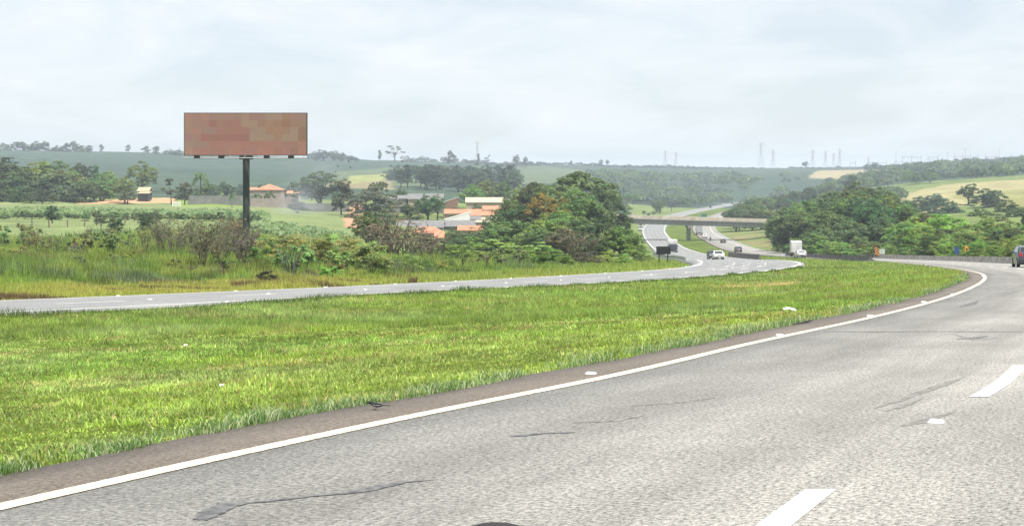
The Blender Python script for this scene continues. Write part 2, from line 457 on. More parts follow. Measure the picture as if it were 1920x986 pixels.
# ------------------------------------------------------------------ lie of the land: control points (column, row, distance) read off the photograph
ctrl = [
 (0,540,72),(0,500,100),(0,470,130),(0,440,175),(0,418,250),(0,400,330),(0,384,480),(0,375,560),(0,345,850),(0,312,1300),(0,284,1800),(0,288,2600),
 (240,525,82),(240,490,112),(240,440,180),(240,415,260),(240,398,350),(240,383,520),(240,350,850),(240,316,1300),(240,287,1850),
 (480,525,90),(480,495,120),(480,460,165),(480,425,250),(480,402,350),(480,386,540),(480,350,900),(480,325,1300),(480,296,1900),(480,298,2700),
 (640,515,104),(640,485,150),(640,450,230),(640,412,400),(640,386,560),(640,348,950),(640,328,1350),(640,300,1950),
 (850,507,128),(850,492,180),(850,467,270),(850,447,340),(850,420,440),(850,392,560),(850,365,720),(850,343,1100),(850,322,1600),(850,305,2300),(850,308,3000),
 (1000,506,140),(1000,497,185),(1000,478,260),(1000,450,380),(1000,420,520),(1000,385,720),(1000,345,1200),(1000,309,2350),
 (1150,497,200),(1150,480,270),(1150,455,400),(1150,430,560),(1150,400,800),(1150,375,1050),(1150,342,1500),(1150,311,2400),
 (1300,375,1300),(1300,352,1600),(1300,335,1900),(1300,315,2600),(1300,318,3300),
 (1500,420,620),(1480,400,800),(1500,372,1150),(1500,345,1500),(1500,325,2000),(1500,316,2700),
 (1640,440,360),(1640,412,480),(1660,385,680),(1640,352,1100),(1600,334,1450),(1640,319,2100),(1640,318,2800),
 (1700,432,300),(1800,425,300),(1800,402,450),(1780,381,700),(1800,362,850),(1800,343,1050),(1800,318,1500),(1800,303,2100),
 (1950,440,230),(1950,415,340),(1950,385,600),(1950,345,900),(1950,332,1050),(1950,312,1500),(1950,300,2000),(1950,302,2800),
 (2100,470,140),(2300,520,80),(-300,560,60),
]
pts = []
for px, py, Y in ctrl:
    pts.append((PX(px, Y), Y, ZT(py, Y)))
for Y in (70, 150, 300, 600, 1000, 1800, 2600):     # to either side of the frame the land goes on at the same levels
    near = [p for p in pts if abs(math.log((p[1] + 60) / (Y + 60))) < 0.5]
    lz = min(near, key=lambda p: p[0] / (p[1] + 60))[2]; rz = max(near, key=lambda p: p[0] / (p[1] + 60))[2]
    pts.append((-1.1 * (Y + 60), Y, lz)); pts.append((1.1 * (Y + 60), Y, rz))
for x in (-60, -20, 30, 80): pts.append((x, -30, 1.0 if x > 0 else -0.8)); pts.append((x, 8, 0.0 if x > 0 else -1.5))
for x in (-3500, -1000, 500, 2000, 4500): pts.append((x, 4500, 18.0)); pts.append((x, 6500, 5.0))
pts = np.array(pts)
def warp(x, y):
    q = np.maximum(y + 60, 4)
    return np.stack([3.0 * x / q, 1.6 * np.log(q)], -1)
_c = warp(pts[:, 0], pts[:, 1])
_K = np.linalg.norm(_c[:, None] - _c[None], axis=-1)
_n = len(pts)
_A = np.zeros((_n + 3, _n + 3)); _A[:_n, :_n] = -_K + 0.03 * np.eye(_n); _A[:_n, _n] = 1; _A[:_n, _n + 1:] = _c; _A[_n, :_n] = 1; _A[_n + 1:, :_n] = _c.T
_scale = 1.0 + pts[:, 1].clip(0) / 60
_b = np.zeros(_n + 3); _b[:_n] = pts[:, 2]
_wt = np.linalg.solve(_A, _b)
def base_h(x, y):
    x = np.asarray(x, float); y = np.asarray(y, float); sh = x.shape
    q = warp(x.ravel(), y.ravel()); res = np.empty(len(q))
    for s in range(0, len(q), 20000):
        qq = q[s:s + 20000]
        res[s:s + 20000] = -np.linalg.norm(qq[:, None] - _c[None], axis=-1) @ _wt[:_n] + _wt[_n] + qq @ _wt[_n + 1:]
    return res.reshape(sh)

def H(x, y):
    """height of the ground (not of the road sheets)"""
    x = np.asarray(x, float); y = np.asarray(y, float)
    z = base_h(x, y)
    z = z + (vnoise(x, y, 9, 3) - .5) * 0.35 * np.clip(y / 60, .2, 2) + (vnoise(x, y, 60, 4) - .5) * np.clip(y / 250, 0, 3.5)
    yy = np.minimum(y, 1700)
    zl, zr = EL(yy), ER(yy)
    a, b, c, d = xLl(yy), xLr(yy), xRl(yy), xRr(yy)
    fade = 1 - smooth((y - 1450) / 200)
    dl = np.maximum(a - x, 0); dr = np.maximum(x - d, 0)
    bl = 14 + 0.10 * np.maximum(y, 0); br = 10 + 0.055 * np.maximum(y, 0)
    wl = (1 - smooth((dl - 0.8) / bl)) * fade; wr = (1 - smooth((dr - 0.8) / br)) * fade
    wd = np.maximum(c - b, 0.1); t = np.clip((x - b) / wd, 0, 1)
    ditch = np.minimum(0.9, wd * 0.03) * 4 * t * (1 - t)
    med = zl * (1 - smooth(t)) + zr * smooth(t) - ditch * 0.6 + (vnoise(x, y, 5, 8) - .5) * 0.16 * np.minimum(1, 4 * t * (1 - t)) + (vnoise(x, y, 1.3, 9) - .5) * 0.07 * np.minimum(1, 6 * t * (1 - t))
    res = np.where(x < a, z * (1 - wl) + zl * wl, np.where(x > d, z * (1 - wr) + zr * wr, 0))
    inside = np.where(x < b, zl, np.where(x < c, med, zr))
    mid = (x >= a) & (x <= d)
    res = np.where(mid, inside * fade + z * (1 - fade), res)
    return res
def on_road(x, y, m=0.0):
    yy = np.minimum(y, 1700)
    return ((x > xLl(yy) - m) & (x < xLr(yy) + m)) | ((x > xRl(yy) - m) & (x < xRr(yy) + m))
def Hs(x, y): return float(H(np.array([x]), np.array([y]))[0])

# ------------------------------------------------------------------ land cover colours
def in_poly(px, py, poly):
    r = np.zeros(px.shape, bool); n = len(poly)
    for i in range(n):
        x1, y1 = poly[i]; x2, y2 = poly[(i + 1) % n]
        r ^= ((y1 > py) != (y2 > py)) & (px < (x2 - x1) * (py - y1) / (y2 - y1 + 1e-9) + x1)
    return r
GRASS = np.array((0.15, 0.21, 0.035))
def cover(x, y, z):
    n = vnoise(x, y, 14, 21)[..., None]; n2 = vnoise(x, y, 3.0, 22)[..., None]
    q = np.maximum(y, 1.0); px = CX + F * x / q; py = HY - F * (z - CAMZ) / q
    c = np.empty(x.shape + (3,)); c[:] = (0.125, 0.165, 0.055)
    c = c * (0.85 + 0.3 * n)
    yy = np.minimum(y, 1700); a, b, cc, d = xLl(yy), xLr(yy), xRl(yy), xRr(yy)
    med = (x > b) & (x < cc)
    c[med] = (GRASS * (0.50 + 0.2 * n) * (0.7 + 0.5 * n2))[med]
    soil = med & (vnoise(x, y, 1.1, 31) * 0.6 + vnoise(x, y, 0.45, 32) * 0.4 > 0.83) & (y < 90)
    c[soil] = (0.17, 0.12, 0.06)
    gut = med & (x - b < 0.75) & (y < 72)
    c[gut] = (0.085, 0.065, 0.045)
    verge = (x < a) & (a - x < 26) & (y < 150)
    vt = smooth((vnoise(x, y, 11, 41) - 0.35) / 0.3)[..., None]
    c[verge] = (np.array((0.20, 0.185, 0.060)) * vt + np.array((0.15, 0.20, 0.045)) * (1 - vt))[verge]
    L = lambda poly, col, lo, hi, k=0.2: c.__setitem__(m_ := (in_poly(px, py, poly) & (y > lo) & (y < hi)), (np.array(col) * (1 - k / 2 + k * n))[m_])
    L([(-900,450),(-900,395),(640,400),(690,440)], (0.150,0.190,0.080), 180, 480)
    L([(-900,402),(-900,380),(660,380),(660,402)], (0.15,0.185,0.08), 300, 700)
    far = (y > 640) & (px < 1000)
    c[far] = (np.array((0.046, 0.074, 0.048)) * (0.9 + 0.2 * n))[far]
    cane = (y > 1150) & (px < 2600); c[cane] = (np.array((0.040, 0.066, 0.046)) * (0.9 + 0.2 * n))[cane]
    hill = (y > 640) & (px < 1660)
    st = .5 + .5 * np.sin((y + 14 * np.sin(x / 90) + 60 * vnoise(x, y, 260, 66)) / 9.5)
    trk = (np.abs(np.sin((y * .9 + .35 * x + 30 * vnoise(x, y, 200, 67)) / 74)) < .022)
    c[hill] = (c * (.84 + .22 * vnoise(x, y, 110, 68) + .14 * st)[..., None])[hill]
    c[hill & trk] = (.085, .095, .062)
    L([(620,343),(625,322),(725,315),(1020,312),(1190,330),(1010,345),(730,350)], (0.085,0.115,0.062), 800, 2300)
    L([(610,352),(620,338),(730,335),(740,356)], (0.19,0.165,0.095), 700, 1700)
    L([(650,345),(655,330),(730,326),(730,337)], (0.21,0.23,0.085), 900, 2000)
    L([(1000,312),(1000,306),(1640,313),(1640,318)], (0.045,0.06,0.05), 1900, 3000)
    L([(1515,334),(1530,320),(1640,318),(1650,330),(1590,338)], (0.27,0.235,0.14), 1200, 2200)
    L([(1640,395),(1700,362),(1780,345),(2300,315),(2300,352),(1870,372),(1740,400)], (0.27,0.245,0.125), 600, 1300)
    L([(1770,365),(1870,355),(2300,340),(2300,372),(1850,390)], (0.20,0.20,0.08), 520, 860)
    L([(644,428),(648,392),(672,380),(684,385),(668,430)], (0.38,0.22,0.14), 330, 640)
    L([(140,383),(150,377),(330,370),(330,380)], (0.42,0.26,0.15), 430, 620)
    L([(330,388),(335,360),(470,362),(470,388)], (0.15,0.22,0.05), 430, 800)
    bank = (x > d + 1.5) & (x - d < 40) & (y > 330) & (y < 620)
    c[bank] = (np.array((0.20, 0.17, 0.09)) * vt + np.array((0.12, 0.16, 0.05)) * (1 - vt))[bank]
    dirt = (np.abs(x - (XR(yy) - 14.0)) < 3.2) & (np.abs(y - 93) < 5) & (vnoise(x, y, 2.0, 51) > .35)
    c[dirt] = (0.32, 0.20, 0.10)
    return c

u_in = np.arange(-0.46, 0.4601, 0.0029)
u = np.concatenate([-np.geomspace(1.6, 0.47, 34), u_in, np.geomspace(0.47, 1.6, 34)])
ty = np.concatenate([np.arange(-55, 4, 1.0), np.exp(np.arange(math.log(64.0), math.log(6500.0), 0.0078)) - 60])
UU, YY = np.meshgrid(u, ty); XX = UU * (YY + 60)
ZZ = H(XX, YY)
ZZ = np.where(on_road(XX, YY, 0.3 + 0.0012 * np.maximum(YY, 0)) & (YY < 1550), ZZ - 0.10 - 0.00025 * np.maximum(YY, 0), ZZ)
nr, nc = XX.shape
idx = np.arange(nr * nc).reshape(nr, nc)
faces = np.stack([idx[:-1, :-1], idx[:-1, 1:], idx[1:, 1:], idx[1:, :-1]], -1).reshape(-1, 4)
gm = fast_mesh('ground', np.stack([XX, YY, ZZ], -1).reshape(-1, 3), faces, M['ground'], cover(XX, YY, ZZ).reshape(-1, 3), smooth_shade=True)
ground = tag(meshobj('ground', gm), kind='structure')

# ------------------------------------------------------------------ roads
rows = np.concatenate([np.arange(-55, 60, 0.5), np.exp(np.arange(math.log(60), math.log(1580), 0.0085))])
def sheet(name, lat, ys, E, lift, mat, parent=None, u0=None, skirt=0.0):
    """lat: functions of y giving X of each long edge, left to right"""
    ys = np.asarray(ys, float)
    zrow = np.interp(ys, rows, E(rows)) + lift + 0.00004 * np.maximum(ys, 0) * (lift > 0.02)
    cols_ = [np.asarray(f(ys)) for f in lat]
    along = np.concatenate([[0], np.cumsum(np.hypot(np.diff(cols_[0]), np.diff(ys)))]) if u0 is None else ys
    V, UV = [], []
    n = len(ys); k = len(cols_)
    for j, c in enumerate(cols_):
        V.append(np.stack([c, ys, zrow], -1)); UV.append(np.stack([(c - cols_[0]) , along], -1))
    if skirt:
        V = [np.stack([cols_[0] - 0.05, ys, zrow - skirt], -1)] + V + [np.stack([cols_[-1] + 0.05, ys, zrow - skirt], -1)]
        UV = [UV[0] + (-skirt, 0)] + UV + [UV[-1] + (skirt, 0)]; k += 2
    V = np.stack(V, 1).reshape(-1, 3); UV = np.stack(UV, 1).reshape(-1, 2)
    ii = np.arange(n * k).reshape(n, k)
    fc = np.stack([ii[:-1, :-1], ii[:-1, 1:], ii[1:, 1:], ii[1:, :-1]], -1).reshape(-1, 4)
    return meshobj(name, fast_mesh(name, V, fc, mat, uvs=UV), parent)

off = lambda f, d: (lambda y: f(y) + d * sec(f, y))
def edge_wave(y): return 0.24 * (vnoise(y, y * 0, 2.3, 61) - .5) + 0.16 * (vnoise(y, y * 0, 0.6, 62) - .5)
road_r = tag(sheet('road', [off(XR, -0.10), off(XR, 3.88), off(XR, 7.6), xRr], rows, ER, 0.03, M['asphalt'], skirt=0.4), kind='structure')
sheet('shoulder', [lambda y: xRl(y) + edge_wave(y), off(XR, -0.10)], rows, ER, 0.029, M['shoulder'], road_r, skirt=0.4)
sheet('edge_line', [off(XR, -0.078), off(XR, 0.078)], rows, ER, 0.035, M['paint'], road_r)
sheet('edge_line', [off(XR, 7.6), off(XR, 7.76)], rows, ER, 0.035, M['paint_white'], road_r)
road_l = tag(sheet('road', [xLl, XLF, XLN, xLr], rows, EL, 0.03, M['asphalt_old'], skirt=0.5), kind='structure')
sheet('edge_line', [off(XLN, -0.10), off(XLN, 0.10)], rows, EL, 0.035, M['paint_white'], road_l)
sheet('edge_line', [off(XLF, -0.10), off(XLF, 0.10)], rows, EL, 0.035, M['paint_white'], road_l)

def march(f, y, dist):                              # move along the curve f by dist metres, returns y
    step = 0.1 if dist > 0 else -0.1
    for _ in range(int(abs(dist) / 0.1)):
        y += step / float(sec(f, y))
    return y
y0 = 13.43
dashes = []
ya = march(XR, y0, -9.75 * 3)
while ya < 420:
    yb = march(XR, ya, 4.0); dashes.append((ya, yb)); ya = march(XR, yb, 5.75)
lane_r = off(XR, 3.6)
for a, b in dashes:
    ys = np.linspace(a, b, 7)
    sheet('lane_dash', [off(XR, 3.80), off(XR, 3.96)], ys, ER, 0.035, M['paint_white'], road_r, u0=1)
def frac(t): return lambda y: XLF(y) * (1 - t) + XLN(y) * t
for t, ys_, ye_ in ((0.52, -20, 140), (0.34, 140, 420), (0.66, 140, 420)):
    y = ys_
    while y < ye_:
        yb = march(frac(t), y, 4.0); g = frac(t)
        sheet('lane_dash', [off(g, -0.08), off(g, 0.08)], np.linspace(y, yb, 5), EL, 0.035, M['paint_white'], road_l, u0=1)
        y = march(g, yb, 7.0)

# tar repairs and stains that have a shape of their own
def tar(pts, wd, E=ER, par=road_r, name='tar_seal', mat='tar', lift=.0345):
    P2 = []
    for px, py in pts:
        Y = inv(py, E); P2.append((PX(px, Y), Y))
    if not isinstance(wd, (list, tuple)): wd = [wd] * len(P2)
    fine, fw = [], []
    for i in range(len(P2) - 1):
        for k in range(5):
            t_ = k / 5; fine.append((P2[i][0] * (1 - t_) + P2[i + 1][0] * t_ + random.uniform(-.012, .012), P2[i][1] * (1 - t_) + P2[i + 1][1] * t_)); fw.append(wd[i] * (1 - t_) + wd[i + 1] * t_)
    P2 = fine + [P2[-1]]; wd = fw + [wd[-1]]
    n = len(P2); V = []
    for i, (x, y) in enumerate(P2):
        a = Vector(P2[max(i - 1, 0)]); b = Vector(P2[min(i + 1, n - 1)]); d = (b - a).normalized(); nn = Vector((-d.y, d.x))
        ww = wd[i] if isinstance(wd, (list, tuple)) else wd
        ww *= random.uniform(.7, 1.3)
        for s in (-.5, .5):
            xx, y2 = x + nn.x * ww * s, y + nn.y * ww * s
            V.append((xx, y2, float(np.interp(y2, rows, E(rows))) + lift))
    mb = MB().add(V, [(2 * i, 2 * i + 1, 2 * i + 3, 2 * i + 2) for i in range(n - 1)])
    return mb.obj(name, M[mat], par)
tar([(375, 986), (400, 970), (425, 958), (460, 953), (510, 950), (545, 945)], [.10, .13, .12, .05, .03, .02])
tar([(530, 948), (585, 940), (640, 936), (680, 931), (715, 922), (760, 914), (815, 909)], [.02, .04, .035, .10, .09, .04, .01])
tar([(955, 826), (985, 824), (1020, 820), (1060, 819), (1080, 818)], [.03, .07, .05, .06, .02])
tar([(1545, 625), (1640, 625.5), (1740, 625), (1840, 625.5), (1960, 625)], .10)
tar([(1795, 640), (1825, 638), (1850, 634)], [.05, .18, .05])
tar([(1800, 578), (1822, 572), (1835, 566)], [.05, .25, .05])
for pts_, wd_ in (([(1640, 772), (1700, 752), (1765, 728), (1810, 712)], [.02, .09, .10, .02]), ([(1662, 778), (1705, 764), (1730, 752)], [.02, .07, .02]), ([(1690, 806), (1730, 797), (1790, 778)], [.03, .12, .02]),
    ([(1180, 768), (1260, 762), (1340, 752)], [.02, .10, .02]), ([(1070, 800), (1150, 796), (1210, 786)], [.02, .07, .02]), ([(1786, 630), (1830, 641), (1880, 636)], [.02, .22, .03])):
    tar(pts_, wd_, name='tyre_mark', mat='rubber_mark', lift=.033)
# ------------------------------------------------------------------ grass: real blades
def blade_mesh(name, x, y, h, wd, lean, col, tris=3, zoff=-0.02):
    n = len(x); z = H(x, y) + zoff
    ang = RNG.uniform(0, 2 * np.pi, n); la = RNG.uniform(0, 2 * np.pi, n)
    dx, dy = np.cos(ang) * wd / 2, np.sin(ang) * wd / 2
    lx, ly = np.cos(la) * lean * h, np.sin(la) * lean * h
    b0 = np.stack([x - dx, y - dy, z], -1); b1 = np.stack([x + dx, y + dy, z], -1)
    tip = np.stack([x + lx, y + ly, z + h * np.sqrt(np.clip(1 - lean ** 2 * .6, .15, 1))], -1)
    if tris == 1:
        V = np.stack([b0, b1, tip], 1); Fc = np.arange(3 * n).reshape(n, 3); rep = 3
    else:
        m0 = np.stack([x - dx * .8 + lx * .35, y - dy * .8 + ly * .35, z + h * .62], -1); m1 = np.stack([x + dx * .8 + lx * .35, y + dy * .8 + ly * .35, z + h * .62], -1)
        V = np.stack([b0, b1, m0, m1, tip], 1); i = np.arange(n)[:, None] * 5
        Fc = np.concatenate([i + np.array([[0, 1, 3]]), i + np.array([[0, 3, 2]]), i + np.array([[2, 3, 4]])]); rep = 5
    return fast_mesh(name, V.reshape(-1, 3), Fc, M['grass'], np.repeat(col, rep, 0))

def sample_between(n, y0, y1, fl, fr, power=1.0, lim=0.47):
    """points between two X(Y) curves, denser towards the camera"""
    res = []; got = 0
    while got < n:
        m = n * 2
        Y = np.exp(RNG.uniform(math.log(y0), math.log(y1), m)) if power == 1 else (RNG.uniform(y1 ** (1 - power), y0 ** (1 - power), m)) ** (1 / (1 - power))
        a = np.maximum(fl(Y), -lim * Y - 3); b = np.minimum(fr(Y), lim * Y + 3)
        ok = RNG.uniform(0, 1, m) < np.clip((b - a) / 40.0, 0, 1) * np.clip(40 / np.maximum(Y, 12), .15, 1) * (b > a)
        X = a + RNG.uniform(0, 1, m) * (b - a)
        res.append(np.stack([X[ok], Y[ok]], -1)); got += ok.sum()
    return np.concatenate(res)[:n].T

def grass_tint(x, y):
    a = vnoise(x, y, 7, 71)[:, None]; b = vnoise(x, y, 1.6, 72)[:, None]; n = len(x)
    lush = np.array((0.140, 0.240, 0.042)); yel = np.array((0.205, 0.265, 0.050)); pale = np.array((0.27, 0.34, 0.14)); dry = np.array((0.30, 0.24, 0.11))
    c = lush * (1 - a) + yel * a
    c = c * (1 - .35 * b) + pale * .35 * b
    pz = smooth((vnoise(x, y, 5.5, 84)[:, None] - .5) / .25); c = c * (1 - .45 * pz) + pale * .45 * pz
    d = (RNG.uniform(0, 1, (n, 1)) < 0.07 + 0.25 * (vnoise(x, y, 2.6, 73)[:, None] > .72)); c = np.where(d, dry, c)
    return c * RNG.uniform(.5, 1.5, (n, 1)) * (.55 + .9 * vnoise(x, y, .45, 78)[:, None]) * (.84 + .32 * vnoise(x, y, 2.2, 79)[:, None]) * (1 + .5 * (RNG.uniform(0, 1, (n, 1)) < .12))

gl = lambda y: xLr(y) + 0.25 + 0.5 * (1 - smooth((np.asarray(y) - 55) / 18))
gr = lambda y: xRl(y) + edge_wave(y) - 0.03
def tufts(tx, ty, per, spread):
    x = np.repeat(tx, per) + RNG.normal(0, 1, len(tx) * per) * np.repeat(spread, per)
    y = np.repeat(ty, per) + RNG.normal(0, 1, len(tx) * per) * np.repeat(spread, per)
    return x, y
tx, ty_ = sample_between(40000, 6.5, 42, gl, gr, power=1.25)
keep = ~((vnoise(tx, ty_, 1.1, 31) * 0.6 + vnoise(tx, ty_, 0.45, 32) * 0.4 > 0.84))
tx, ty_ = tx[keep], ty_[keep]
x, y = tufts(tx, ty_, 6, 0.035 + 0.0018 * ty_)
ok = (x < gr(y) + 0.03) & (x > gl(y) - .1); x, y = x[ok], y[ok]
hh = (0.025 + 0.045 * vnoise(x, y, 4.5, 75) ** 1.5 + 0.11 * vnoise(x, y, .45, 76) ** 3 + .05 * vnoise(x, y, 1.4, 82) ** 2) * RNG.uniform(.5, 1.5, len(x))
tag(meshobj('grass', blade_mesh('grass', x, y, hh, np.maximum(.011, .00050 * y) * RNG.uniform(.6, 1.5, len(x)), RNG.uniform(.35, 1.25, len(x)), grass_tint(x, y))), kind='stuff')
tx, ty_ = sample_between(42000, 40, 320, gl, gr, power=1.6)
x, y = tufts(tx, ty_, 5, 0.06 + 0.0016 * ty_)
ok = (x < gr(y) - 0.02) & (x > gl(y) + .02); x, y = x[ok], y[ok]
hh = (0.09 + 0.16 * vnoise(x, y, 7, 75)) * RNG.uniform(.6, 1.4, len(x))
tag(meshobj('grass', blade_mesh('grass', x, y, hh, np.maximum(.012, .00050 * y), RNG.uniform(.2, .8, len(x)), grass_tint(x, y), tris=1)), kind='stuff')
# long pale grass hanging over the edge of the shoulder
ey = np.exp(RNG.uniform(math.log(6.5), math.log(75), 24000)); d = np.abs(RNG.normal(0, 1, len(ey))) * .26
clump = vnoise(ey, ey * 0, .55, 77)
ok = clump > .33; ey, d, clump = ey[ok], d[ok], clump[ok]
ex = xRl(ey) + edge_wave(ey) - d + .05
n = len(ey)
hh = (.04 + .17 * (clump - .3)) * RNG.uniform(.4, 1.6, n)
ct = np.where(RNG.uniform(0, 1, (n, 1)) < .35, np.array((.36, .40, .24)), np.array((.10, .17, .055))) * RNG.uniform(.7, 1.3, (n, 1))
tag(meshobj('grass', blade_mesh('grass', ex, ey, hh, np.maximum(.008, .00038 * ey), RNG.uniform(.3, .9, n), ct, zoff=0.0)), kind='stuff')
# fringe along the far edge of the median, leaning over the other carriageway's edge
ey = np.exp(RNG.uniform(math.log(40), math.log(150), 9000)); ex = xLr(ey) + np.abs(RNG.normal(0, .35, len(ey))) + .05 + 0.6 * (1 - smooth((ey - 55) / 18)); n = len(ey)
hh = (.10 + .35 * vnoise(ey, ey * 0, 2.2, 79) ** 2) * RNG.uniform(.5, 1.3, n)
tag(meshobj('grass', blade_mesh('grass', ex, ey, hh, .0006 * ey, RNG.uniform(.2, .8, n), np.array((.10, .16, .03)) * RNG.uniform(.6, 1.4, (n, 1)), tris=1)), kind='stuff')

# tall rank grass on the verge beyond the other carriageway
fl = lambda y: xLl(y) - 60
fr = lambda y: xLl(y) - 0.35
tx, ty_ = sample_between(30000, 58, 190, fl, fr, power=1.3, lim=.42)
dist = (xLl(ty_) - tx)
x, y = tufts(tx, ty_, 6, np.full(len(tx), .16))
ok = x < fr(y); x, y = x[ok], y[ok]
n = len(x); dd = (xLl(y) - x)
pa = smooth((vnoise(x, y, 9, 41) - .30) / .35)[:, None]; pb = smooth((dd[:, None] - 9) / 12)
ochre = np.array((.34, .31, .09)); yg = np.array((.25, .29, .065)); brown = np.array((.12, .085, .05)); green = np.array((.19, .25, .065))
lft = smooth((-(x / y) - 0.02) / .14)[:, None]     # dry towards the far left, greener to the right
c = (ochre * pa + yg * (1 - pa)) * (.2 + .55 * lft) + green * (.8 - .55 * lft)
c = np.where((vnoise(x, y, 2.4, 43)[:, None] > .70) & (lft > .25), brown, c)
c = c * (1 - pb * .75) + green * pb * .75
c = c * RNG.uniform(.55, 1.4, (n, 1))
hh = (.18 + .45 * vnoise(x, y, 3.5, 44) ** 1.5 + .25 * pb[:, 0]) * np.clip(dd / 1.5, .35, 1) * RNG.uniform(.5, 1.3, n)
tag(meshobj('tall_grass', blade_mesh('tall_grass', x, y, hh, np.maximum(.03, .00055 * y), RNG.uniform(.1, .7, n), c, tris=1)), kind='stuff')
# weeds and rank stems behind it, up to chest height
tx, ty_ = sample_between(36000, 78, 200, lambda y: xLl(y) - 75, lambda y: xLl(y) - 7.0, power=1.0, lim=.40)
x, y = tufts(tx, ty_, 6, np.full(len(tx), .22))
ok = (x < xLl(y) - 6.5) & (vnoise(x, y, 2.2, 91) > .28); x, y = x[ok], y[ok]; n = len(x)
pc = (.6 * vnoise(x, y, 7.5, 92) + .4 * vnoise(x, y, 2.0, 94) + RNG.normal(0, .05, n))[:, None]; fresh = np.array((.20, .30, .065)); ygr = np.array((.27, .32, .085)); gbr = np.array((.185, .175, .115)); gry = np.array((.15, .19, .10))
c = np.where(pc < .36, gry, np.where(pc < .58, fresh, np.where(pc < .80, ygr, gbr))) * RNG.uniform(.45, 1.5, (n, 1)) * (.5 + .95 * vnoise(x, y, 1.3, 95)[:, None])
dd = xLl(y) - x
hh = (.25 + 1.3 * vnoise(x, y, 2.0, 93) ** 1.6) * np.clip((dd - 5) / 10, .3, 1) * RNG.uniform(.5, 1.25, n)
tag(meshobj('weeds', blade_mesh('weeds', x, y, hh, np.maximum(.035, .00065 * y), RNG.uniform(.05, .5, n), c, tris=1)), kind='stuff')
# grass on the verge of the cutting to the right of the road and in the strip under the bridge
# ------------------------------------------------------------------ foliage prototypes (unit height, unit spread)
def rand_dirs(n, rng):
    v = rng.normal(0, 1, (n, 3)); return v / np.linalg.norm(v, axis=1, keepdims=True)
def leaves(name, cl, cr, per, size, seed, hang=0.0, flat=0.4, center=(0, 0, .6)):
    """cl: clump centres, cr: clump radii; returns a mesh of leaf-sized quads"""
    rng = np.random.default_rng(seed); cl = np.array(cl, float); cr = np.array(cr, float)
    n = len(cl) * per
    c = np.repeat(cl, per, 0); r = np.repeat(cr, per)[:, None]
    d = rand_dirs(n, rng); d[:, 2] = np.where(d[:, 2] < -.3, -d[:, 2], d[:, 2])
    p = c + d * r * rng.uniform(.35, 1.05, (n, 1)) * np.array((1, 1, .72))
    p[:, 2] = np.maximum(p[:, 2], .004)
    nn = d * .95 + rand_dirs(n, rng) * .45 + np.array((0, 0, flat)); nn /= np.linalg.norm(nn, axis=1, keepdims=True)
    t = np.cross(nn, rand_dirs(n, rng)); t /= np.linalg.norm(t, axis=1, keepdims=True); b = np.cross(nn, t)
    s = size * rng.uniform(.6, 1.4, (n, 1))
    V = np.stack([p - t * s, p - b * s * .55, p + t * s, p + b * s * .55], 1).reshape(-1, 3)
    ct = np.repeat(rng.uniform(.78, 1.22, (len(cl), 1)), per, 0) * rng.uniform(.75, 1.25, (n, 1))
    hue = np.repeat(rng.uniform(-.12, .12, (len(cl), 1)), per, 0)
    col = ct * np.concatenate([1 + hue, np.ones((n, 1)), 1 - hue], 1)
    return fast_mesh(name, V, np.arange(4 * n).reshape(n, 4), M['leaf'], np.repeat(col, 4, 0))

